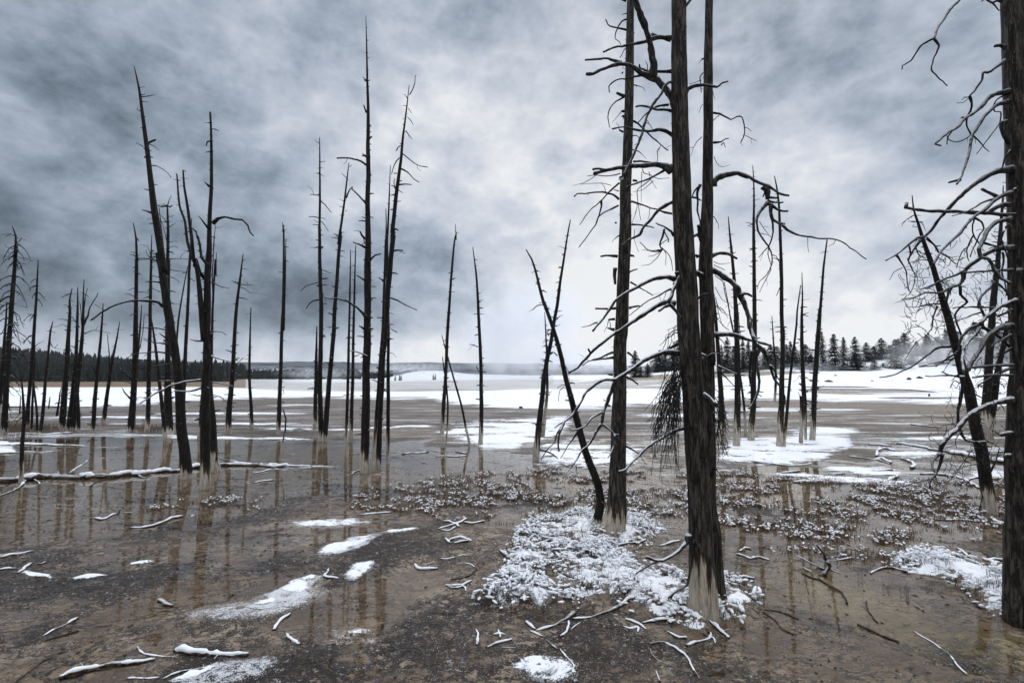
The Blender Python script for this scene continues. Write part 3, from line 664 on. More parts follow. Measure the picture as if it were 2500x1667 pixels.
# --- left group
T('tall bare snag with many drooping fine twigs on its right side, at the left edge', "B25,1112 30,950 45,700 60,500 75,300 92,0 A95,1380 100,1245 78,1178", [13, 12, 11.5, 10, 8.5, 7, 6, 4, 1.5], 18, 30,
  ["A100,1245 70,1230 35,1248|2.6|1.4", "A98,1255 130,1262 165,1270|2|1", "A95,1330 60,1320 38,1312|2|1", "A100,1290 125,1275 140,1255|2|1", "A90,1375 140,1385 180,1390|2.2|1", "A88,1400 65,1440|2|1"], 62, 52, down=.75)
T('half hidden snag leaning right, cut by the left border', "B-8,960 10,760 25,560 35,430 40,330", [9, 8, 6, 4, 2], 12, 20, [], 26, 40, D=13.6, down=.7)
T('slim snag with short drooping twigs, second tall one from the left border', "B158,1085 170,900 185,720 205,450 220,200 225,85", [8.5, 8, 7.5, 6, 3.5, 1.6], 18, 34, [], 22, 34, down=.6)
T('thin crooked pole whose pale foot stands beside the big snowy log', "B122,1402 130,1180 141,1000 136,880 125,755", [9.5, 8, 7, 4.5, 2], 42, 14, ["B62,760 85,775 100,815|2|1"], flare=1.35)
T('very thin dark snag just right of the slim tall one at the left', "B186,1098 190,950 198,760 206,560", [5, 5, 4, 1.6], 12, 14, ["B203,600 225,575 258,560|2|1", "B203,605 235,600|1.6|.8"])
T('hooked thin snag forking from the foot of the left cluster', "B216,1108 218,1000 205,880 196,790", [5.5, 5, 4, 2], 10, 10)
T('slim snag with a curled broken side branch near its top', "B238,1108 255,960 270,780 285,640 298,500 312,445", [7, 7, 6, 5, 4, 1.6], 10, 22, ["B295,560 305,590 322,600 342,578|2.6|1.2", "B303,505 330,512|2|1"])
T('dark snag with stubby side branches and a frayed twisting tip', "B364,1082 380,880 395,690 405,500 412,400 410,320 425,250", [12.5, 12, 10, 8, 6, 4, 1.6], 14, 40,
  ["B408,440 370,432 338,434|2.4|1", "B410,375 390,345 372,350|2|1", "B414,320 440,330|2|1", "B395,655 362,640|3|1.5", "B400,480 368,462|2|1"], 12, 26)
T('narrow dark snag, left stem of the close pair left of the forked one', "B402,1090 425,900 442,740 452,600 458,400 458,243", [9, 8.5, 8, 7, 5, 1.6], 10, 30, [], 8, 26)
T('dark snag whose top splits into three upright forks', "B428,1090 447,900 458,780 478,600 488,470 490,330 495,198", [10, 10, 9.5, 8, 6, 4, 1.5], 10, 30,
  ["B488,470 515,420 530,365 555,320 580,275|4.5|1.6|t", "B484,500 478,400 470,330|3|1.4", "B489,440 500,330 515,250|3|1.4", "B470,480 440,440 418,408|2.5|1.2", "B498,520 540,500 590,500 650,514|2.4|1", "B560,345 590,365 612,378|2|1"], 6, 24)
T('thin straight snag just right of the three-forked top', "B462,1095 462,960 452,780 448,640", [8, 7, 6, 3], 12, 12)
T('slim snag standing clear in the snow left of the big leaning one', "B548,1098 560,900 575,720 592,560 603,420 608,340", [8.5, 8, 7, 5.5, 3.5, 1.5], 14, 26, ["B572,780 555,730 538,695|3.4|1.6", "B600,460 620,462|2|1"])
T('slim pale-footed snag leaning right with a second thin top', "B610,1060 628,900 648,770 670,640 690,540 705,447", [10, 8, 7, 5.5, 3.5, 1.5], 26, 20, ["B648,780 642,640 632,520|3.4|1.4"])
T('tall straight snag with torn side stubs left of the leaning giant', "B768,1102 782,900 793,700 803,300 806,60 A873,1390 868,1260 850,1158", [14, 12.5, 11, 8.5, 7, 6, 4, 1.6], 14, 60,
  ["B768,900 740,870 720,840|4|1.6", "B775,790 735,750 708,722|3.5|1.4|s", "B772,812 745,800 722,788|2.6|1.2", "B800,305 765,285 735,282|2.6|1.2", "B810,270 860,275 895,290|2|1", "B785,905 830,890 860,905|2|1"], 8, 22)
T('thin twin-tipped snag close behind the tall straight one', "B792,1000 800,820 812,640 825,500 835,350", [6.5, 6, 5, 4, 1.5], 10, 20, ["B815,630 840,520 850,402|3|1.2"], D=16)
T('pale-footed straight snag with wispy upper twigs', "B866,1103 874,900 880,600 888,300 892,40 A962,1420 968,1238", [11, 9.5, 8.5, 6.5, 5, 4, 1.6], 36, 50,
  ["B945,272 905,255 870,262|2|1", "A966,1395 930,1345 935,1335|2|1", "A965,1360 940,1310|2|1", "A968,1400 985,1370|2|1", "B845,545 868,548|2|1"], 8, 26)
T('stout snag with a crossbar of antler-like twigs at its broken top', "B990,1118 985,900 987,700 989,400 990,60 A1068,1420 1072,1200 1068,1045", [19, 15, 12, 9.5, 8.5, 8, 6, 4], 22, 60,
  ["A1070,1052 1030,1056 1000,1048|4|2", "A1070,1050 1085,1060 1100,1048|4|2", "A1070,1045 1080,1010 1092,990|3|1.2", "A1060,1050 1045,1040 1028,1045|2|1", "A1070,1120 1105,1118|2|1", "A1075,1190 1100,1175 1118,1165|2.6|1",
   "A1075,1285 1100,1280 1125,1278|2|1", "A1075,1320 1110,1310 1132,1316|2|1", "A1080,1390 1130,1388 1205,1390|2.4|1", "A1080,1460 1130,1468 1180,1472|2.4|1", "A1080,1505 1120,1515 1145,1540|2.4|1", "A1065,1280 1045,1200 1018,1110|2.4|1.2",
   "A1065,1160 1035,1120 1010,1100|2.4|1", "B1005,340 1060,345|2|1", "B1000,80 1050,75 1120,78|2|1"], 10, 26, fork=["B1008,1112 1002,900 A1048,1400 1030,1200 1015,1062|9,7,5,3,1.6"])
T('thin leaning pole crossing behind the stout crossbar snag', "B972,1112 955,930 940,800 920,620 900,480 885,400", [9, 8, 7, 6, 4, 1.6], 14, 18, D=13.2)
T('slim snag leaning right behind the leaning giant', "B1078,960 1090,700 1105,400 1115,120 1122,0 A1215,1340 1222,1130", [8.5, 8, 7, 6, 5, 4, 1.6], 14, 36, ["A1212,1345 1188,1342|3|1.6"], 4, 24, D=17)
T('slender pole showing only between the leaning giant and the double trunk', "B1035,640 1050,440 1080,260 1105,120", [5, 4, 3, 1.5], 5, 14, D=19)
T('big dark snag leaning left with a long arching branch low on its left side', "B1098,1372 1084,1200 1072,1050 1060,850 1040,680 1015,520 975,300 935,50 A1045,1480 1010,1250 975,1000 940,700 910,480 885,300 855,160",
  [24, 23, 22, 20, 18.5, 17.5, 17, 16, 16, 15.5, 13.5, 10, 7.5, 5, 1.8], 22, 90,
  ["B962,355 935,335 890,325 800,322 720,335 650,365 590,400 530,440|6.5|3.6", "A968,1097 935,1085 905,1078|4|2", "A900,358 950,352 987,345|3|1.6", "A895,345 922,343|3|1.6", "A935,655 960,645 990,630|5|4|t",
   "A940,655 980,670 1012,695|2.6|1.2", "A915,672 890,660 872,650|3|1.4", "A955,793 1000,798 1040,820 1070,845 1092,873|3|1.6|t", "A895,448 873,438|3|1.4", "B945,215 905,212 862,208|3.6|2", "B935,92 880,78 815,82|4|2", "B942,187 905,178|3|1.6",
   "B990,498 940,488 900,483 830,483|4|2", "B985,578 940,572 903,572|4|2", "B985,632 940,625 880,628 800,635 745,665|3.4|1.6", "B985,548 960,530 942,515|4|2", "B1020,797 985,795 935,797|3.6|2|s", "A975,915 1005,920|2|1", "B1000,695 930,705 880,718|3|1.4"], flare=1.2)
T('dark double-topped snag with a curled branch arching right, pale foot on the log', "B1208,1425 1210,1300 1212,1100 1215,900 1215,600 1220,300 1226,60 A1332,1330 1338,1150 1347,900 1347,640 1340,455",
  [22, 21, 20.5, 20, 16, 15, 13.5, 12, 9.5, 8, 6, 4.5], 54, 70,
  ["A1355,1165 1390,1135 1430,1125 1490,1135 1545,1145 1580,1180 1595,1220 1615,1243|7|3|t", "A1330,1200 1300,1160 1270,1118|4.5|1.6", "A1335,930 1305,897|4|2", "A1345,640 1325,645 1318,668|4|2.4", "A1348,562 1375,565 1396,577|2.6|1.4",
   "B1218,788 1180,792 1150,795 1080,803 1000,825 900,880 825,925|6.5|3.4|s", "B1195,832 1160,845 1120,855 1030,852|5|3|s", "B1245,650 1310,670 1360,690|4|2.4|s", "B1238,212 1270,225 1300,240 1350,252|3.4|1.6", "B1238,505 1280,503 1310,508 1332,525|3|1.6",
   "B1215,560 1245,540 1250,510|6|4", "B1200,560 1160,560 1120,550|4|2", "B1205,882 1165,882 1138,878|4|2", "B1245,803 1300,810 1370,828|3|2|s", "B1250,877 1300,890 1338,928|2.6|1.4"],
  fork=["B1205,560 1190,420 1172,220 1150,80 A1240,1440 1222,1250 1195,1050 1175,930 1168,825|16,13,10,8,7,6,3.6", "A1232,1400 1195,1280 1180,1150 1145,1050 1128,850|7,6,5,3.4", "A1215,1180 1250,1215 1275,1300 1285,1380 1315,1420|4,5,6,7", "B1150,75 1178,160 1212,200|9,9,9"])
T('pale-footed thin-topped snag standing against the double-topped one', "B1275,1335 1266,1230 1256,1060 1248,900 1244,760 1250,520 1256,300 1268,80 A1378,1500 1380,1350", [21, 18, 13, 8, 7, 6, 5, 4, 3, 1.6], 44, 30,
  ["A1360,1340 1368,1250 1375,1170|3|1.4"], fork=["B1258,330 1250,180 A1360,1400 1365,1250|4,3,2,1.4"])
T('short dark stump-like snag hidden behind the double-topped one', "B1178,1105 1185,980 1190,880", [11, 9, 8], 24, 8, D=14.5)
T('slender snag leaning right with thin level twigs, right of the double-topped one', "B1340,1108 1355,920 1370,740 1390,400 1412,220 1432,48", [14, 11.5, 10, 7.5, 5.5, 1.8], 26, 56,
  ["B1412,228 1385,218 1362,203|2.6|1.2", "B1418,230 1450,228 1488,231|2.6|1.2", "B1415,243 1445,255 1472,276|2.6|1.2", "B1432,88 1447,80|2|1", "B1390,700 1430,664 1460,668|2|1", "B1375,690 1340,675|2|1", "B1378,745 1430,770|2|1"], stublen=1.15)
T('short slim snag alone in the pool left of centre', "B1482,1083 1478,950 1470,800 1472,600 1478,362", [9, 8, 6.5, 5, 2], 22, 34)
T('slim straight double-stemmed snag alone in the pool', "D72,1232 80,1000 90,750 100,400 104,100 103,0 C107,1480 104,1418", [10.5, 9.5, 8.5, 6.5, 5, 4, 3, 1.6], 28, 44, ["D98,965 104,990|2|1"], fork=["D103,620 112,300 116,85|5,4,1.6"])
T('thin crooked pole with a pale foot beside the double-stemmed snag', "D80,1392 92,1300 112,1200 116,1140 98,1083", [3.5, 3.5, 4, 4, 3], 60, 2, flare=1.0)
# --- centre left
T('narrow snag with a pale foot just behind the joined pair', "D286,1202 290,1000 294,800 298,595", [10, 9, 7, 2.4], 30, 24)
T('slim tall snag of the joined pair, left stem with drooping side twigs', "D326,1270 322,1100 318,850 322,500 314,250 312,0 C340,1480 343,1200 342,1000 340,878", [12.5, 12, 11, 10, 8.5, 7, 6, 5, 3.6, 1.8], 18, 80,
  ["D305,335 270,345 240,355 200,387|3|1.8|t", "D308,437 275,445 255,462 235,492|3.4|1.8", "D328,262 350,268 378,283|2.6|1.4", "C350,1288 370,1300 390,1325 415,1355|2.6|1.6|t", "C335,1388 300,1382 272,1383|2.8|1.6", "C348,1410 375,1440 397,1477|2.4|1.4",
   "C335,1248 305,1243 280,1242|2.6|1.4", "C348,1388 370,1395 380,1402|2|1", "C332,1420 305,1405|2|1", "C348,1035 375,1030|2|1", "C346,1110 370,1126|2|1", "C338,915 322,905 310,895|1.8|1", "D300,132 266,130|2|1", "D330,390 345,440 355,465|1.6|1"])
T('slim tall snag of the joined pair, right stem leaning right with a forked tip', "D342,1272 355,1100 372,900 395,650 408,450 425,200 440,40 C458,1560 480,1420 500,1280 515,1150 528,1040", [12.5, 12, 11, 10, 9, 8, 7, 6.5, 6, 5, 3.6, 1.8], 18, 70,
  ["C508,1262 525,1225 535,1208 548,1195|3.4|2.4", "C515,1138 480,1105|2|1", "C500,1288 468,1270|2|1", "C505,1350 515,1343|2|1", "C530,1062 542,1060|2|1", "D428,180 452,183|3|1.6", "D425,365 442,372|2|1", "D395,600 358,600|2.6|1.4"])
T('pencil-thin straight snag, left one of the slim pair left of the tallest', "D468,1302 478,1000 486,700 492,400 497,143", [7.5, 7, 6, 4.6, 1.8], 42, 50)
T('pencil-thin straight snag, right one of the slim pair left of the tallest', "D500,1248 506,1000 512,700 520,400 527,118", [9, 8, 6.6, 4.8, 1.8], 32, 60)
T('tallest straight snag reaching high into the sky, small hooked branches on its left', "D582,1462 586,1300 590,1000 594,700 596,400 598,100 C648,1450 650,1200 648,1000 650,760 645,520 641,300 636,100",
  [20.5, 20, 19, 18, 16.5, 15, 13.5, 11.5, 10.5, 8, 6, 3.6, 1.2], 46, 150,
  ["D592,545 560,510 530,480 480,450 410,430 345,432|7|3|t", "C640,1052 605,1030 580,1020 520,1010 450,1013|4.6|3.4", "C640,1305 615,1275 590,1250 565,1225 545,1208 548,1193|4|3", "D596,772 560,755 525,745 493,738|4.6|2.6|s", "D604,222 620,195 640,178 675,170|4.4|3",
   "D582,132 550,115 512,100|5|3", "D582,82 562,58 552,35|5|3", "D580,110 573,70|3|2", "D582,325 555,310 530,292|4|2.4", "D578,612 563,600 550,592|5|3", "C640,1000 625,990 613,980|4|2.4", "C640,720 622,672|3.6|2.4", "C662,1385 683,1390|3|2", "C632,1392 616,1384|3|2", "C655,885 672,870|4|2.6", "D612,545 628,543|4|2.6", "D610,608 630,610|4|2.4"], flare=1.15)
T('tall snag leaning right with a forked tip and long drooping right branches', "D652,1442 658,1300 665,1100 678,850 690,700 703,550 715,400 732,200 750,30 C800,1520 815,1380 835,1200 858,1030 872,880 893,720 912,543",
  [17.5, 17, 16.5, 16, 15.5, 14.5, 13.5, 12.5, 11.5, 11, 10.5, 9, 7.5, 6, 4, 1.5], 34, 110,
  ["C915,605 935,570 948,530 951,483|3|1.6", "C872,980 900,1005 930,1032 980,1060 1030,1068|3|2|t", "C962,1050 965,1075 980,1088|1.4|.8", "C860,1075 900,1100 940,1140 978,1162|3.4|2|t", "C845,1178 890,1177 928,1180|3.4|2.6", "C900,748 920,768 937,795|2.4|1.4",
   "C890,835 910,862 932,890|2.8|1.6", "C848,1008 830,1030 812,1070 800,1112|3|2", "C858,930 840,942 828,965|3|2", "D733,430 770,440 820,470 890,498|3.4|2.2|t", "D733,610 772,632|3|2", "D748,150 775,146 805,148|3.6|2.6", "C905,690 928,722|2|1.2", "C900,628 885,603|2|1", "C845,1215 868,1230|2.6|1.6",
   "C820,1205 815,1165 822,1140|3|1.8", "D690,325 660,308|3.4|2", "C835,1108 815,1106|3|2", "D680,800 664,760|3|2", "C822,1460 845,1470|4|2"], flare=1.2)
T('narrow snag ending in two thin tips behind the right-leaning tall one', "D716,1432 718,1150 719,900 718,600 713,350 712,60 C775,1500 783,1300 792,1055", [9.5, 9, 8, 7, 6.5, 6, 5, 4, 1.6], 62, 50, ["D722,750 750,755|2|1"], D=10.6)
T('dark snag with a pale foot tucked behind the foot of the right-leaning tall one', "D633,1385 640,1250 655,1050 672,800 688,600 697,330 705,60 C765,1540 765,1430 763,1330", [9, 9, 8.5, 8, 7, 6, 5, 4, 3, 1.8], 78, 30, D=9.6)
# --- centre
T('lone curved snag on the snow edge, the left one of two alone at centre', "D1036,1230 1045,1080 1055,900 1070,600 1088,320 1105,120 1118,40 C1212,1530 1207,1430", [9.5, 9, 8.5, 7.5, 6, 4.6, 3.4, 2.4, 1.4], 42, 60)
T('spindly crooked pole with a pale foot in front of the lone curved snag', "D1057,1392 1052,1350 1066,1200 1071,1050 1060,920 1048,850 1038,775", [4.5, 4.5, 4.5, 4.5, 4, 3.6, 2], 90, 6, flare=1.0)
T('thin pole leaning left against the lone curved snag', "D1198,1293 1175,1180 1150,1060 1110,920 1072,785 1050,705 1034,645", [6, 5.4, 5, 4.4, 3.6, 2.8, 1.4], 40, 24)
T('straight lone snag with a pale foot on the snow patch, right of the curved one', "D1263,1292 1266,1150 1266,900 1258,680 1248,450 1236,280 1217,128", [10.5, 10, 9.5, 8, 6.5, 4.8, 1.8], 48, 70, ["D1248,717 1222,705 1197,702|2.8|1.8", "D1248,850 1238,835|3|2"])
T('right-leaning snag of the crossed pair, standing on its pale foot in the snow', "G180,1018 188,900 205,740 228,560 250,380 280,200 F292,1400 310,1300 328,1180 345,1080 375,850 400,700 425,550 448,428",
  [16, 15, 14, 12.5, 12, 10.5, 9.5, 8.5, 8, 7.5, 6, 5, 4, 2.6], 62, 110, ["F340,1195 360,1170 388,1158|2.6|1.6", "F330,1240 362,1238|2.4|1.4", "F285,1270 268,1290 285,1320|3|2", "F290,1455 320,1440 350,1468|4|3|s", "F375,905 358,865|2.4|1.6", "G270,100 240,110|2|1", "G210,930 260,945 310,965 350,1000 390,1048|4|2"], flare=1.1)
T('left-leaning snag of the crossed pair, rising from beside the thick trunk', "G650,1500 668,1420 680,1320 662,1230 630,1130 595,1040 560,940 528,820 500,700 462,560 420,420 380,240 340,90 F318,1270 290,1190 260,1110 240,1060 215,970 195,880 180,820 150,730 107,655",
  [24, 22, 20, 19, 18.5, 18, 17.5, 17, 16, 14.5, 13, 12, 10.5, 9.5, 9, 8.5, 8, 7, 6, 5.4, 4.4, 2.6], 12, 110, ["F235,1078 205,1080 180,1095 158,1118|3|2", "G400,280 430,330 440,400|2|1", "F185,900 210,935|2|1", "F240,1065 262,1075|2|1", "G415,440 380,440 345,460|3|1.6", "G400,450 365,480 355,565|2.4|1.2"], D=6.0, flare=1.1)
T('thin straight snag with a long pale foot behind the crossed pair', "G246,712 258,600 268,480 268,300 264,100 F262,1400 258,1280 250,1133", [9, 8, 7, 6, 5, 4, 3.4, 1.6], 70, 50, ["G275,490 300,490|2|1", "G275,500 300,502|2|1"], D=11.5)
# --- right of the big trunks
T('snag with a pale foot close behind the right edge of the thick trunks', "I372,1035 362,900 350,740 338,560 322,300 H318,1500 300,1300 290,1150", [15, 14, 13, 11, 10, 9, 7, 3], 46, 50, [], 4, 30)
T('dark snag with short side nubs, first clear one right of the thick trunks', "I464,1065 472,920 476,740 476,520 470,300 462,100 H455,1180 443,1000 430,850 415,700 402,562", [15.5, 15, 14, 13, 12, 10.5, 9, 7.5, 6.5, 4.4, 2], 60, 90,
  ["H465,880 440,870|3|2", "I495,240 H475,1240 490,1218|2.4|1.4"])
T('thin pale-footed pole leaning left behind the dark nubbed snag', "I534,990 528,860 515,700 500,580 470,380 455,250 H420,1350 400,1220 370,1060", [7, 7, 6, 5.5, 4.6, 4, 3, 2.6, 1.6], 56, 30)
T('tall thin snag behind the forked snowy limb', "I568,1025 580,880 592,700 600,450 603,250 H606,1500 603,1150 600,900 596,620 598,400 595,260 588,170", [15, 14, 12.5, 11, 10.5, 10, 9, 8, 6.4, 4, 2.6, 1.4], 54, 110, ["H600,640 570,638|2|1"])
T('tall thin snag with a V-shaped twig, between two leaning poles', "I796,1072 802,900 808,700 812,400 818,150 H816,1500 812,1250 808,1000 802,800 796,620 788,450 772,330 755,250", [15, 14, 12.5, 10.5, 9.5, 9, 8.5, 8, 7, 6, 5, 3.4, 1.8], 64, 60,
  ["H800,1090 785,1130 768,1168|2.4|1.2", "H800,1080 790,905|2|1"])
T('slim pole leaning right, its foot touching that of the V-twig snag', "I826,1072 838,920 855,750 878,520 900,330 925,130 H930,1290 955,1085", [7.5, 7, 6.6, 6, 5.4, 4.6, 4, 2], 56, 16, flare=1.1)
T('nubbed snag with a sharply pointed tip, third from the right in the middle group', "I996,1022 992,900 985,740 972,540 968,300 964,60 H970,1200 965,990", [6, 8, 11, 9.5, 8, 6.5, 4, 1.6], 50, 80,
  ["I965,528 945,525|3|2", "I965,590 942,588|3|2", "I962,700 935,645|2|1"], flare=1.0)
T('stubby pale base stem leaning against the nubbed snag', "I962,918 966,800 965,700 958,680", [8, 9, 9, 7], 40, 6, D=11.6)
T('snag leaning right with a dark tip touching the long drooping branch', "I1042,1028 1050,880 1060,680 1075,450 1088,220 1104,20 H1108,1250 1122,1080 1135,920 1158,735", [13, 12.5, 12, 11, 9.5, 8, 6.6, 5.6, 4.6, 3], 52, 90, ["I1070,640 1085,620|3|2"])
T('little thin snag far off on the snow edge between the middle snags', "I758,722 764,600 762,430 750,300 742,170 735,65", [6, 5.6, 4.6, 4, 3, 1.4], 26, 30)
# --- behind the right border tree
T('blackened snag leaning left behind the tangle of branches at the right', "L762,850 752,760 735,640 718,500 695,380 660,240 630,100 K785,1450 740,1270 690,1080 655,950 620,830 590,740 560,640 520,530 480,420 440,290 408,190 398,85",
  [27, 26, 25, 24, 23, 22, 21, 20, 18, 17, 15, 13, 12, 11, 10, 8, 6, 4, 2], 46, 60,
  ["K415,290 390,285 365,284|2.4|1.2", "K435,325 400,322|2|1", "K700,1240 600,1245 520,1300 430,1370 300,1440 215,1468 150,1475|6.5|3|t", "K560,765 510,785 455,805|3|1.6", "K610,915 520,918 440,940 355,938|3.4|1.6", "K495,530 470,530 430,500 425,480|3|1.4", "K500,580 440,582 385,598|2.6|1.4",
   "K720,1330 640,1350 540,1375 450,1392|4|2", "K725,1300 650,1350 575,1400|3|1.6", "K765,1465 700,1462 650,1445 625,1430|4|2.6", "K700,1460 620,1462 560,1470 500,1463|4|2.4", "L740,650 770,600 800,540 822,470|5|2|f", "L735,700 700,840 720,860|3|1.6",
   "K760,1520 720,1500 685,1560|3|1.4", "K590,930 560,1010 550,1100 500,1160 440,1200 380,1280 340,1350|3.4|1.2", "K550,1110 520,1140 590,1200 640,1240|2.4|1", "L560,450 500,470 450,500|2|1"], 30, 60, down=.5, flare=1.3)
T('dark snag with a root-frayed pale base, seen through the branches at the right', "L732,325 738,250 745,150 752,50 K985,1300 995,1180 1010,1000 1025,850 1045,700 1058,540 1068,400 1080,250 1092,120 1095,10", [19, 17, 16, 15.5, 15, 14.5, 13.5, 12.5, 11, 9.5, 8, 6, 4, 2], 26, 60,
  ["K1060,368 1022,366|2.4|1.4", "K1070,368 1108,362|2|1.2", "K1020,740 980,744 945,750|2.6|1.4", "L730,330 700,345 680,360|4|2", "L745,325 770,340|4|2"], 16, 50, D=12.5, flare=1.6)
T('second dark snag sharing the frayed pale base, leaning right', "L768,330 780,240 795,140 808,40 K1060,1420 1085,1300 1110,1180 1125,1050", [12, 14, 13.5, 13, 12, 11, 10, 8], 22, 30, [], 14, 50, D=12.6, flare=1.5)
T('thin snag standing in the far left snowfield', "S165,575 170,490", [2.5, 1.2], 2, 3, D=24); T('short broken stick upright in the far left snow', "S405,540 410,500", [2.4, 1.6], 2, 1, D=26)
T('tiny leaning snag with a kinked top in the far left snow', "S478,585 488,520 492,470 504,420", [4.5, 3.6, 2.6, 1.2], 3, 10, D=21)
# --- the thick trunks in front
T('thick trunk with a pale torn foot, left one of the two big ones', "O1155,296 G800,1400 800,1300 804,1100 812,850 820,600 828,350 830,100 F840,1300 850,1000 860,750 866,500 868,300 868,120 E868,1480 882,1250 890,1000 896,750 900,500 903,250 907,0 912,-300",
  [62, 50, 45, 43, 39, 36, 34, 33, 32.5, 32, 31, 30, 29, 28, 27, 26, 25, 23.5, 22, 20, 18, 14], 50, 60,
  ["E875,10 850,0 820,-8|5|3", "E875,232 830,220 770,210 735,190 718,155|4|3", "E880,148 840,165 815,200 795,250 790,300 820,320 835,345|3.6|2|t", "E860,740 830,725 800,710|6|5", "E858,745 800,775 750,830 735,880 740,930 750,978|3.4|2|t",
   "E925,925 970,950 1030,1010 1080,1060 1140,1110 1195,1152|4.4|3|b", "E1135,1125 1110,1160 1115,1210 1108,1255|2.4|1.4", "E930,1235 1000,1238 1075,1248|4.4|3.4", "F925,130 957,130|5|4", "F820,275 780,240 720,220 640,215 560,228 500,230 475,250|5|3",
   "F820,150 770,190 700,260 640,320 610,345 570,390 520,470|4.4|2|t", "F680,285 685,330 665,400 640,470 600,520 560,580 512,640|4.6|2|t", "F815,320 760,345 700,375 660,410|4|2.6|t", "F915,290 980,310 1040,330 1110,350 1170,375 1228,385|4|2.6", "F915,463 980,468 1030,475 1085,490|4|2.6",
   "F810,705 740,703 680,710|5|4", "F905,703 935,706|5|4", "F790,800 785,860 790,920|8|6|k", "F840,905 870,860 910,825 962,806|5|3|f", "F905,905 950,930 1010,965 1078,1006|3.6|2.4|b", "F790,1108 720,1110 642,1108|6|4.4", "F895,1108 940,1092 972,1087|6|4", "F785,1192 738,1190|5|4",
   "F780,1270 730,1258|6|3", "F775,1445 730,1460 680,1485 615,1500|5|3", "F775,1485 700,1490 640,1500 590,1510 540,1545|5|2.6", "F885,1445 930,1475 980,1505|4.4|3|b", "F838,100 850,160 855,220 852,250|9|6|sf", "E850,560 842,555|4|3", "E855,850 838,850|5|4", "E858,895 842,890|5|4", "E850,1010 820,995|4|3",
   "G770,360 735,358|5|3", "G880,375 920,400 965,435|5|3.4", "G750,600 735,590|4|3", "F830,75 770,90 710,95 640,88 575,95|3|1.6|t", "F640,92 600,120 540,150 465,168|2|1|t", "F760,165 700,150 620,150 525,158|2|1|t", "F820,210 780,200|3|2", "F800,455 790,450|4|3"],
  16, 60, flare=1.1, snowy=.45, stublen=.8)
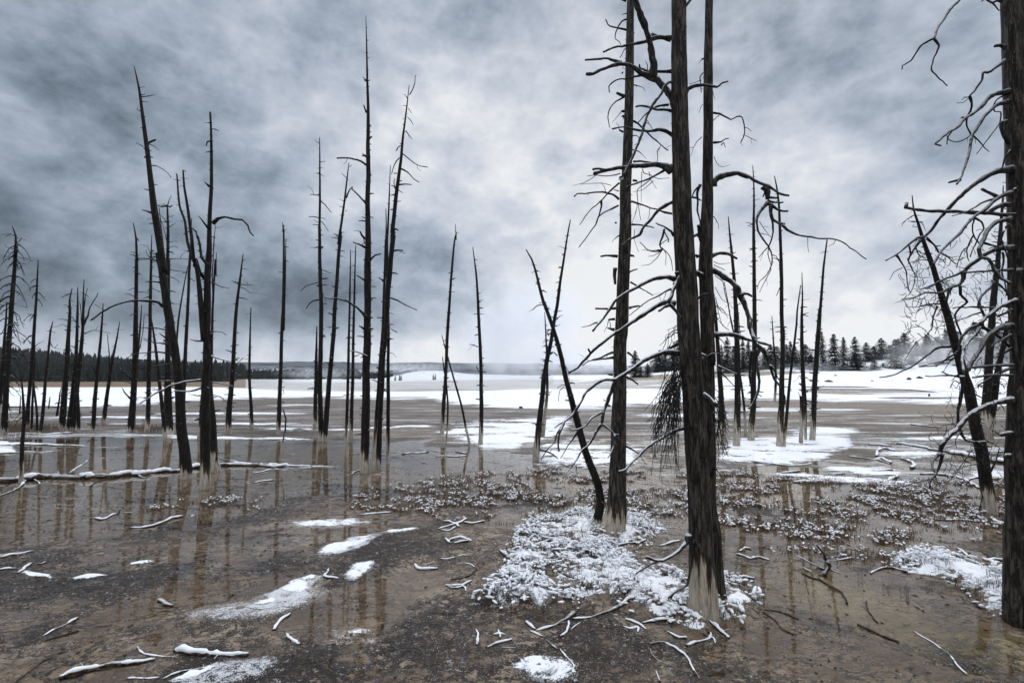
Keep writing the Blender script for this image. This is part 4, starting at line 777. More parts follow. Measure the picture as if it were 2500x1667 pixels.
MAIN = T('thickest trunk in front, its bleached foot ringed by snow, branches arching left', "O1818,845 1812,700 1805,500 1800,250 G1440,1440 1430,1250 1415,1000 1400,700 1380,400 F1368,1550 1352,1250 1342,950 1325,700 1312,480 1300,250 1294,60 E1294,1250 1288,1000 1285,800 1282,600 1276,350 1275,0 1278,-300",
  [71, 68, 64, 61, 60, 58, 57, 57, 56, 56, 55, 54, 51, 49, 47, 46, 44.5, 43, 42, 41, 39, 38, 34], 92, 40,
  ["E1262,840 1230,770 1210,720 1140,640 1080,590 1030,570|19|15|t", "E1070,590 1085,530 1075,450 1050,300 1000,160 960,60 930,-60|17|13|t", "E1040,578 990,560 950,530 900,495 840,490 760,510 700,530 640,560 570,570|11|7.5|t", "E840,490 780,465 720,450 650,455 560,460|7|4", "E1010,570 960,585 930,590 870,605 795,615 745,665 742,710|5|3",
   "E1215,300 1170,290 1130,285 1075,300 1000,325 930,340 860,350 780,365 700,398|11|4.5|t", "E1105,285 1070,258|8|6.5|t", "E1222,548 1160,547 1100,548 1040,545 1000,530 950,515|8|4.6", "E980,520 977,493|4|3|t", "E1255,655 1220,630 1180,650 1140,720 1080,800 1040,880 1000,1000 970,1100 920,1200 880,1290 850,1345|6.6|6|f",
   "E1222,845 1160,843 1100,838 1020,815 945,820|6|4.6", "E1200,805 1140,810 1080,830 1020,880 968,935|5|2.4", "E1242,1045 1180,1005 1120,995 1040,1005 930,990 860,975 765,988|9|4|t", "E1222,1312 1180,1275 1100,1260 1000,1265 900,1275 800,1290 700,1310 625,1325|14|8|t", "E720,1300 670,1290 620,1296|6|5|t",
   "E1222,1260 1150,1310 1050,1370 940,1410 880,1430|6|3.6|b", "F1320,310 1260,290 1200,305 1130,350 1060,430 1010,480 980,540 900,580 840,635|10|5|t", "F1325,165 1340,200 1342,250 1325,348|7|5.5|sf", "F1325,240 1297,240|3|2|sf", "F1242,548 1220,520 1180,490 1160,480 1098,455|6|3",
   "F1252,880 1180,865 1080,885 970,935 880,985 800,1040 750,1110 700,1180 618,1282|11|5|st", "F655,1215 640,1215 600,1235 535,1252|4|2|s", "F1250,1075 1170,1060 1080,1105 980,1170 880,1240 780,1305 680,1380 600,1450 500,1560 G435,342|12|5.5|st", "F600,1450 580,1415|4.4|4|t",
   "F1300,835 1270,900 1230,980 1200,1060|10|9|stf", "F1200,1060 1230,1090 1270,1150 1303,1205|7|6|stf", "F1200,1080 1160,1100 1125,1130|8|5.4|stf", "F1250,835 1285,832 1320,825 1350,830 1370,860|5|8|stf", "F1370,850 1390,825 1420,832 1465,848|10|7|stf", "F1255,925 1235,915|6|5|st",
   "F1222,960 1180,975 1120,1010 1050,1045 980,1095 900,1160|4|2", "F1225,380 1180,370 1110,350|3.4|2|b", "G1280,197 1240,190 1200,188 1120,200 1030,240 940,300 870,350 790,397 700,400 620,440 560,510 510,600 460,670 400,720 365,800 350,890 360,945|13|4.6|st",
   "G795,395 760,480 730,570 700,640 690,730|9.5|7.5|st", "G690,735 640,800 590,890 530,940 490,1010 440,1080 385,1150|7.5|2.6|s", "G690,738 750,780 785,815 820,815|5.6|3|s", "G785,810 780,900 735,1000|4|2|s", "G785,880 860,960|2.4|1.2", "G685,650 620,680 560,750 500,775 460,785 440,770|5|4|s", "G510,785 460,860 430,900 370,1000|3.6|1.8", "G400,735 350,800 325,880 270,930 220,1015|4|1.8",
   "G400,720 360,740 325,765|3.4|1.8", "G720,560 700,548|3|2", "G480,1040 420,1055 360,1040|3.4|1.6|s", "G490,1050 490,1100|3|2", "G1315,768 1240,790 1130,850 1030,920 940,1010 870,1080 820,1098|8|5|st", "G1285,115 1240,140 1190,165|7|5|b",
   "O1712,305 1690,370 1620,440 1560,475 1480,495 1405,468|10|6.6|stf", "O1480,500 1400,545 1330,590|6|3|f", "O1800,180 1795,240 1780,300 1740,400 1730,500 1715,600 1695,670 1640,700 1560,760|9.5|4.6|tf", "O1650,695 1600,730 1580,770|5|2.6|f", "O1770,385 1830,440 1835,480 1800,520 1790,580|3|1.6|f", "O1840,340 1865,392|2.4|1.6|f",
   "E1265,225 1275,130 1320,60 1380,-15|8.5|7|f", "E1278,510 1285,430 1310,350 1333,292|8|4.6|tf", "E1310,750 1350,680 1420,655 1500,655 1570,668 1610,635 1655,625|10|4.6|tf", "G1440,515 1470,520 1500,540 1540,570 1578,598|12|10|stf", "G1520,585 1540,640 1550,720|4|1.6|f", "G1400,350 1395,342 1415,348|8|5|sf", "F1450,1455 1470,1465 1490,1478|6|4|sf", "F1520,1000 1480,995 1440,1015 1395,1055|3|5|tf",
   "F1165,500 1150,560 1130,620 1150,660|4|4|t", "F1170,520 1200,580 1195,600|3|3|t", "F1150,660 1100,670 1040,660 980,600|4|2", "F1150,660 1110,720 1050,770 990,780|2.4|1.2|t", "F1140,670 1090,700 1040,710|2|1|t", "F1150,650 1190,680 1220,740 1232,820|3|1.6|t", "F1150,640 1180,690 1175,780|2|1|t", "F1150,655 1060,665 995,660|2|1|t", "F1130,625 1160,600 1200,575|2.6|1.6",
   "F1000,40 1010,70 1060,85 1120,115 1205,108|2.4|1.2|t", "F1050,60 1060,120 1108,190|2|1", "F995,60 990,150 990,295|1.8|1|t", "F1060,120 1000,170 960,200 965,300 985,430|2.6|1.4|t", "F1085,130 1000,200 925,215|2|1|t", "F960,300 950,370 920,450|1.6|1", "F1055,345 1050,400 1040,425|1.8|1", "F940,500 935,580 970,675|1.6|1|t"],
  0, 40, flare=1.06, snowy=.5, stublen=.6)
RIGHT2 = T('dark trunk pressed behind the thickest one, with a long branch arching right', "O1925,790 1900,600 1885,300 G1510,1400 1505,1200 1500,900 1495,500 1495,200 F1510,1550 1500,1300 1492,1050 1485,700 1492,400 1496,100 E1497,1250 1500,900 1502,500 1506,200 1510,0 1515,-300",
  [40, 38, 37, 37, 37, 37, 36, 35, 34, 34, 34.5, 34, 29, 27.5, 26, 24, 22, 20, 20, 17], 12, 40,
  ["E1535,1420 1550,1385 1580,1360 1650,1335 1730,1330 1800,1350 H640,298 720,335 800,385 865,402|15|4.6|t", "H690,335 700,380 705,430|14|10|t", "H665,412 680,380 690,345|3|4|t", "H705,410 740,415 775,418|5.6|4|t", "H705,440 760,455 825,450|6|3.6", "H715,460 770,505 810,516 860,515|7|5|t", "H700,455 640,530 618,590 630,670 680,750 712,790|8|3.6|t",
   "H712,790 735,850 735,920 700,1000 640,1060 622,1115|3.6|1.4", "H712,790 670,830 635,873|3|1.6", "H730,480 727,530 742,585 790,612 833,617|8|6|t", "H735,560 742,620 740,700 712,785|5|3|t", "H815,625 850,660 880,680 950,708 1020,715 1100,728 1170,728 1240,740 1300,770 1380,830 1457,887|5.4|2.4|t", "H1010,718 1010,780 1018,835|1.8|1|t", "H1225,740 1210,770 1180,782|2|1",
   "H738,855 770,865 795,910|2.6|1.6", "H712,790 705,850 728,930 728,970 680,1060 640,1140|2.6|1.4", "H640,600 680,660 725,720|2|1.2", "H650,690 700,700 730,715|1.8|1", "H745,620 750,680|1.6|1|t",
   "H165,1000 200,972 240,968 280,975 350,1010 420,1055 470,1105|14|13|st", "H468,1095 500,1180 530,1240 560,1350 580,1450 620,1540 I650,315|13|10|st", "I640,305 680,350 720,450 750,540 800,610 835,690 835,745|8|3.6|st", "I645,310 615,380 622,470 640,560 632,640 600,720 558,775|9|4|st", "I590,330 575,400 568,500 568,582|7|5|t", "I630,665 655,682|3|2", "I720,440 760,490 785,545|5|3.4|s", "I740,470 770,480|3|2",
   "H490,1170 520,1150 550,1152 585,1172|9|5|stf", "I300,212 340,205 380,205 460,215 540,245 620,265 728,292|11|6|st", "H278,862 310,848 340,840 400,845 440,865 468,882|8|5.4|t", "E1535,865 1590,870 1640,900 1675,918 1720,895 1760,895 1780,950 1780,1030 1750,1095|4.6|2.4", "E1785,1035 1830,1060 1870,1078|2|1.4", "E1785,975 1810,985 1828,1003|2|1.2", "E1540,1092 1600,1090 1630,1068 1658,1062|4.4|2.4", "E1590,880 1560,905 1538,930|2.4|1.4",
   "E1600,1110 1620,1090 1635,1130|3|1.4", "E1545,1200 1570,1255 1610,1280 1670,1262|1.8|1|t", "I318,450 360,470 400,485 465,512|5|3.6|s", "I320,478 380,530 420,575 455,607|4|2|t", "F1448,160 1420,180 1395,210 1380,255|4|2", "F1440,160 1420,220 1420,330 1440,460 1445,500|6|3.4|t", "F1380,255 1410,262 1448,280|4|2.4", "F1435,470 1440,560 1470,700|8|6|kf", "F1440,560 1415,545 1390,560|6|5", "F1430,710 1410,700 1395,705|7|5",
   "E1465,560 1440,590 1445,640 1450,710|3|2", "E1445,615 1410,630 1358,643|2|1.2", "E1460,800 1445,820 1432,860|2|1", "E1455,1050 1420,1080 1390,1130 1372,1190|2|1", "H288,560 310,590 325,620 330,655|2.4|1.2", "H290,905 340,925 415,915|1.8|1|t", "H290,930 330,950 378,972|2.6|1.4", "H300,1010 360,1060 375,1150 400,1240 440,1420|2.4|1.4",
   "H300,1100 350,1190 400,1220 445,1270|2|1", "H310,1220 350,1290 420,1320|2|1", "H305,1180 330,1310 360,1400 410,1430|2|1", "H310,1250 360,1270 400,1340|2|1", "H312,1330 350,1380 400,1425|1.8|1", "G1570,620 1600,700 1660,790|2.6|1.2", "G1575,700 1610,860 1655,985|2.6|1.4", "G1570,800 1600,900 1590,930|2|1"],
  10, 50, flare=1.2, snowy=.45, stublen=.6)
# hanging beard of twigs on the left of the thickest trunk, and around the right one
def beard(tree, D0, base, starts, n, spread, drop, seed):
    rg = random.Random(seed); b = Buf()
    for k in range(n):
        x, y = rg.choice(starts); x += rg.uniform(-8, 8); y += rg.uniform(-25, 25); d = D0 + rg.uniform(-.25, .25)
        g = [(x, y)]; dx = rg.uniform(*spread); dy = rg.uniform(*drop); m = 7; cx = rg.uniform(-.2, .5)
        for j in range(1, m):
            t = j / (m - 1); g.append((x + dx * (t ** (.5 + rg.random() * .3)) + rg.uniform(-5, 5) + cx * 14 * math.sin(t * 6), y + dy * t ** 1.35 + rg.uniform(-4, 4)))
        dd = rg.uniform(-.3, .3); P = np.array([at(px, py, d + dd * i / (m - 1)) for i, (px, py) in enumerate(g)])
        w0 = rg.choice((1.6, 2, 2.6, 3.4)); Pc, Wc = catmull(P, np.linspace(w0, 1.0, m), .03); tube(b, Pc, Wc / 2 / F * D0, 5)
        for kk in range(rg.randrange(2, 6)):
            j = rg.randrange(2, len(Pc)); v = np.array((rg.gauss(0, .5), rg.gauss(0, .5), -abs(rg.gauss(.6, .6)))) * .06 * D0 / 4
            tube(b, [Pc[j], Pc[j] + v * .6, Pc[j] + v + np.array((rg.gauss(0, .01), 0, 0))], [.00055 * D0, .0005 * D0, .0003 * D0], 4)
    o = build(b, 'twig_tangle', M['twig'], tree, base); o['kind'] = 'stuff'; o['label'] = 'tangle of thin hanging twigs'
tr, D0, Pc, R = MAIN
beard(tr, D0 + .05, tr.location, [(1250 + 1265 / 3.1354, 800 + y / 3.1354) for y in (330, 380, 420, 470, 520)], 74, (-66, 6), (60, 205), 5)
beard(tr, D0, tr.location, [(1250 + 1285 / 3.1354, 800 + y / 3.1354) for y in (60, 120, 340)], 14, (-45, 5), (20, 80), 8)
tr, D0, Pc, R = RIGHT2
beard(tr, D0 + .1, tr.location, [(1250 + 1565 / 3.1354, 800 + y / 3.1354) for y in (540, 600, 660)], 16, (-5, 34), (40, 120), 6)
RB = T('thick dark tree at the right border, its left side thick with crooked branches', "L985,1405 978,1200 974,1000 970,700 975,400 985,100 K1288,1450 1268,1100 1258,800 1250,500 1246,200 J1234,1500 1215,1100 1198,700 1180,350 1162,0 1150,-300",
  [88, 84, 82, 79, 77, 75, 72, 70, 68, 66, 64, 60, 57, 54, 52, 49, 46], 8, 60,
  ["J1110,-340 1000,-260 880,-150 760,0 700,60 640,150 590,220 565,300|8|5.4|t", "J565,298 525,315 480,340 430,400 390,465 350,490 322,508 320,535|4.6|2.6|t", "J570,300 600,350 585,400 570,430 552,480 545,540 580,575 610,610 668,658|4.6|2.4|t", "J1085,10 1050,5 1010,20 960,-5 930,10|6|3", "J1010,20 1040,50 1060,80 1075,76|3.4|2",
   "J1110,368 1070,348 1028,352|9|7|t", "J1105,460 1070,490 1040,510 1000,545 940,560 930,610 880,690 838,742|7|5|t", "J838,742 855,810 835,870 820,900 815,960 850,1030|5|3.4", "J850,1030 920,1090 950,1130 990,1160|3.4|2", "J838,742 800,750 777,768|3|1.6", "J832,750 790,785 740,790|2.6|1.4", "J840,1040 800,1070 740,1088 680,1075 665,1040|3|2", 
   "J1130,705 1090,710 1050,715 1000,740 960,780 925,820 890,850 850,880 800,910 760,960 720,990 680,1010 630,1050 575,1105 620,1118|12|4|t", "J700,1010 670,1050 663,1110|3.4|2", "J810,905 778,900|5|3", "J1130,780 1080,795 1040,810 960,880 920,940 900,970 855,1050 840,1150 820,1220 800,1280 770,1360 735,1412|9|4.6|t", "J765,1375 720,1385 678,1397|5|3.4|t", "J1120,720 1050,760 1015,820 1030,855 1075,858 1070,940 1020,1010 950,1100 890,1180|3.6|2|t",
   "J1120,930 1090,940 1090,1000 1120,1070 1135,1100|10|8|t", "J1150,1150 1110,1210 1088,1285|5|3", "J1160,1295 1110,1300 1050,1312 950,1360 850,1430 740,1530 K680,180 600,270 540,360 490,408 430,470 390,530 370,580|14|4|t", "K480,410 440,410 370,465 330,500 280,540 195,585|5.4|3|t", "K280,545 320,600 350,670 360,760 380,820|4|2", "K375,470 385,530 370,590 400,650 420,700 410,780 370,850|3.4|2", "K320,640 260,670 225,735|2.2|1.2|t",
   "K510,408 540,440 575,475 615,470|4|2.6", "K575,475 600,520 660,545 735,610|4|2.4", "K430,490 450,540 500,565|3|2", "K1195,235 1100,230 1000,222 850,215 650,208 500,205 400,190 345,178|10|7|t", "K350,180 352,145|7|6|t", "K1160,65 1100,85 1050,105 960,190 880,240 820,300 760,380 690,440 620,510 560,610|9|5", "K1050,105 960,130 880,175 800,215 705,243|6|3",
   "K1150,160 1090,160 1040,180 1000,205|11|9|t", "K1060,105 1000,75 930,38|7|7|t", "K880,245 860,310 865,380 890,430 930,470 910,480|4|2.6", "K885,260 930,290 945,340 920,380 895,430 840,555|4|2.4", "K865,390 830,460 815,510 835,590|3.4|2", "K820,480 780,520 750,590 735,640|3|2", "K1150,270 1090,278 1040,290 985,340 940,430 912,500 930,560 980,570 1020,640 1080,720 1150,762|11|8|t",
   "K950,450 1000,460 1050,475|5|4", "K1050,480 1010,485 985,495|3|2", "K1165,490 1100,490 1050,497 960,530 900,580 830,630 790,670|11|8|t", "K800,660 740,690 660,715 600,745|6|4", "K790,660 790,720 760,770 700,785 620,830 500,830 420,865 320,882|9|3|t", "K600,745 520,790 455,805|4|2", "K1160,655 1080,658 1000,665 850,670 800,675|6|5|t", "K760,780 770,840 820,900 760,950 730,1000 740,1080 770,1150 760,1240|5|4",
   "K700,790 680,830 655,900|6|5", "K1190,890 1130,910 1090,925 1000,985 940,1040 920,1065|10|9|st", "K920,1060 930,1090 1010,1130 1080,1180 1130,1230 1180,1300 1215,1345 1190,1400|8|4.6|s", "K905,1065 870,1085 820,1120 780,1165 765,1230|7|6|t", "K765,1230 760,1270 680,1320 600,1380 450,1395|5|3", "K920,1090 880,1150 830,1190 790,1260 780,1350 800,1450|7|6|s", "K1165,1080 1110,1085 1050,1105 970,1170 920,1260 850,1370 830,1420|12|9|t",
   "K1155,960 1110,980 1050,1012|7|5|b", "K940,940 860,940 780,940 710,948|5|3", "K1120,930 1030,940 940,945|5|5", "K920,980 860,995 800,1025 740,1040 705,1055|4|2", "K1030,745 990,800 930,850 910,900 930,970 960,1040|6|5|t", "K1165,1385 1080,1385 1000,1388 860,1402|8|6|t", "K1165,1465 1060,1458 950,1465 860,1480|7|5|t", "K1165,1400 1080,1430 1000,1480 900,1540|6|4", "K1155,1150 1100,1180 1040,1210 1000,1250|6|4", "K1165,1250 1090,1300 1040,1330|5|3",
   "L895,185 860,190 800,198 740,225 700,240 650,270 600,320 570,360 530,390 500,420 480,460 470,500|13|9|st", "L470,500 430,530 420,545 430,590 440,610|7|5|t", "L485,500 470,560 455,610 420,650 408,705|6|3|t", "L440,615 450,660|3|2", "L600,40 605,100 595,160 580,230 575,300 590,370 620,420 680,430 740,430|8|5|s", "L680,428 740,470 750,520|4|2", "L590,370 560,420 570,470|3|1.4",
   "L660,470 600,560 560,620 480,700 440,715|3|1.4", "L700,560 640,570 560,600 540,650|3|1.4", "L895,385 860,382 828,388|10|7|s", "L885,510 865,508 850,522|8|6|s", "L885,560 920,620 950,660|3|2|f", "K1215,50 1195,30 1180,45|7|6|s", "K1225,650 1210,680 1230,690|9|6|f", "K1150,330 1130,310 1110,335|7|5|t", "K1100,360 1080,420 1100,480 1140,600|4|2.6", "K1090,520 1100,600 1085,680 1110,760 1120,850|4|2.6",
   "K1060,760 1100,800 1140,860|4|2.4", "L410,650 330,670 260,690 200,700|3|1.4"],
  0, 60, D=3.85, flare=1.1, snowy=.35)
tr, D0, Pc, R = RB
def wild(tree, D0, base, n, box, seed, lens=(14, 46)):
    """crooked fine twigs among the branches of the border tree"""
    rg = random.Random(seed); b = Buf()
    for k in range(n):
        x = rg.uniform(box[0], box[2]); y = rg.uniform(box[1], box[3]); d = D0 + rg.uniform(-.2, .5); a = rg.uniform(0, 6.28); l = rg.uniform(*lens); g = [(x, y)]
        for j in range(5): a += rg.uniform(-.55, .55); x += math.cos(a) * l / 5; y += math.sin(a) * l / 5 + .5; g.append((x, y))
        P = np.array([at(px, py, d + i * rg.uniform(-.02, .02)) for i, (px, py) in enumerate(g)]); Pc, Wc = catmull(P, np.linspace(rg.uniform(1.2, 2.4), .8, 6), .025)
        tube(b, Pc, Wc / 2 / F * D0, 4)
    o = build(b, 'twig_tangle', M['twig'], tree, base); o['kind'] = 'stuff'; o['label'] = 'mass of fine crooked twigs'
wild(tr, D0, tr.location, 150, (2205, 610, 2320, 830), 3); wild(tr, D0, tr.location, 170, (2320, 560, 2460, 1010), 4); wild(tr, D0, tr.location, 80, (2270, 1010, 2450, 1160), 5)
# ------------------------------------------------------------------ fallen wood
STN = 0
def stick(name, label, cat, paths, snow=1.0, group='fallen branches lying on the mud', lift=.5, mat='log'):
    """paths: 'path|w0|w1'; the first is the stem, the others are its side branches"""
    global STN; STN += 1; seed = 500 + STN * 7; rg = random.Random(seed)
    root = None
    for q_, s in enumerate(paths if isinstance(paths, (list, tuple)) else [paths]):
        f = s.split('|'); P2 = pts(f[0]); w0, w1 = float(f[1]), float(f[2]); fl = f[3] if len(f) > 3 else ''
        G = [ghit(*p) for p in P2]
        if root is None:
            root = empty(name, G[len(G) // 2] if len(G) > 2 else G[0]); tag(root, label, cat, group)
        Dm = G[0][1]
        if 'u' in fl:                         # rises from the ground instead of lying on it
            P = np.array([G[0]] + [at(p[0], p[1], Dm + .0 * i) for i, p in enumerate(P2[1:])])
        else: P = np.array(G)
        tt = arc(P); tt = tt / tt[-1]; W = (w0 + (w1 - w0) * tt) * (1 if w0 > 12 else .84); R = W / 2 * np.hypot(P[:, 0] * 0, P[:, 1]) / F
        if 'u' not in fl:
            P[:, 2] = np.maximum(P[:, 2], 0) + R * lift
        Pc, Rc = catmull(P, R, max(.02, .004 * Dm), .6); n = len(Pc); ax = np.arange(n) * .3 + seed
        Pc[:, 2] += Rc * .25 * fbm(ax, ax * 0, 2, seed); Pc[:, 0] += Rc * .6 * fbm(ax, ax * 0 + 5, 2, seed + 1)
        Rc = Rc * (1 + .16 * fbm(ax * 1.4, ax * 0 + 2, 2, seed + 2))
        b = Buf(); tube(b, Pc, Rc, 12 if w0 > 8 else 8, .16, seed, furrow=.08 if w0 > 8 else 0)
        if 'u' not in fl:
            for k in range(int(n / 9)):
                i = rg.randrange(1, n - 1); a = rg.uniform(0, 6.28); l = Rc[i] * rg.uniform(1.8, 7); v = np.array((math.cos(a), math.sin(a), .25)); tube(b, [Pc[i], Pc[i] + v * l], [Rc[i] * .38, Rc[i] * .16], 5)
        o = build(b, 'stem' if q_ == 0 else 'side_branch', M[mat], root, root.location)
        for nm, val in (('snowy', .6 * snow), ('pale', 5.0)):
            a = o.data.attributes.new(nm, 'FLOAT', 'POINT'); a.data.foreach_set('value', np.full(len(o.data.vertices), val, np.float32))
        if snow > 0 and 'n' not in fl and n > 4:
            s = 1.25 * fbm(np.arange(n) * .13 * max(1, .02 / (.004 * Dm)) + seed, np.zeros(n) + seed, 3, seed + 4)
            cov = ss(-.45 * snow - .1, .35 - .35 * snow, s) * np.minimum(1, np.minimum(np.arange(n) + 1, n - np.arange(n)) / 3)
            Rs = Rc * (.42 + .50 * cov) ; Rs = np.maximum(Rs + .0008 * Dm / 4 * cov, Rc * .3)
            Ps = Pc.copy(); Ps[:, 2] += Rc * (.10 + .62 * cov) * (cov > .05); bs = Buf(); tube(bs, Ps, Rs * (1 + .16 * fbm(ax * 2.2, ax * 0 + 8, 2, seed + 6)), 10, .14, seed + 9, flat=.85)
            so = build(bs, 'snow_cap', M['snow'], root, root.location)
    return root
fb = 'fallen branch'
stick('fallen_log', 'long snowy fallen log lying across the pool in front of the left trees', 'log',
      ["M-60,328 60,326 120,320 210,312 300,305 400,302 500,298 600,298 700,292 800,286 900,276 1000,265 1100,254 1200,244 1300,234 1400,228 1500,226 1600,228 1700,231 1779,232 N60,222 200,224 320,226 415,229|17|3.5", "M160,312 130,350 60,385 0,412 -40,425|7|5", "M210,312 240,330 245,342|6|3", "M860,285 885,300 915,305|7|3",
       "M1360,178 1400,190 1450,200 1480,205|4|2", "N100,222 170,240 200,250|4|2", "N30,228 80,222 150,230|3|2"], 1.0, None, .4)
stick('fallen_log', 'short snow-capped log at the lower left, the lower one of two', 'log', "M375,1552 430,1535 500,1515 600,1490 700,1470 800,1455 900,1440 960,1430|14|8", 1.1, None, .5)
stick('fallen_log', 'chunky log under thick snow at the lower left, the upper one of two', 'log', "M1095,1370 1150,1378 1200,1390 1300,1392 1400,1398 1480,1400 1540,1402|15|11", 1.6, None, .5)
stick('fallen_log', 'pale twisted log partly bare at the front rim of the snowy hummock', 'log', ["O880,912 940,912 1000,905 1080,880 1150,858 1220,840 1290,828 1345,828|5|12", "O620,1000 680,985 740,965 800,935 850,905 890,875|7|11", "O575,1002 620,1025 675,1045|6|5", "O548,935 570,965 610,990|9|8"], .9, None, .5)
stick('fallen_log', 'reddish brown snowy log lying behind the leaning black snag at the right', 'log', ["Q1290,-5 1400,12 1500,30 1600,50 1700,72 1780,86 1850,95|9|15"], 1.0, None, .5)
stick('fallen_log', 'long thin log running right in the brown shallows at mid right', 'log', "I1700,1045 1760,1053 1850,1070 1930,1082 2010,1100|6|9", .9, None, .5)
stick('fallen_log', 'smooth bare log half sunk in the yellow-brown mud at the lower right', 'log', "Q815,1182 880,1208 950,1240 1020,1270 1090,1297|7|9", 0, None, .4)
stick('fallen_log', 'far fallen pole beside the tiny stump in the snowfield at the right', 'log', "U1090,905 1200,908 1300,912 1440,912|5|3", .4, None, .6)
stick('fallen_log', 'snow-covered log at the far edge of the left pool', 'log', "B240,1118 300,1112 360,1108 425,1106|4|6", 1.4, None, .5)
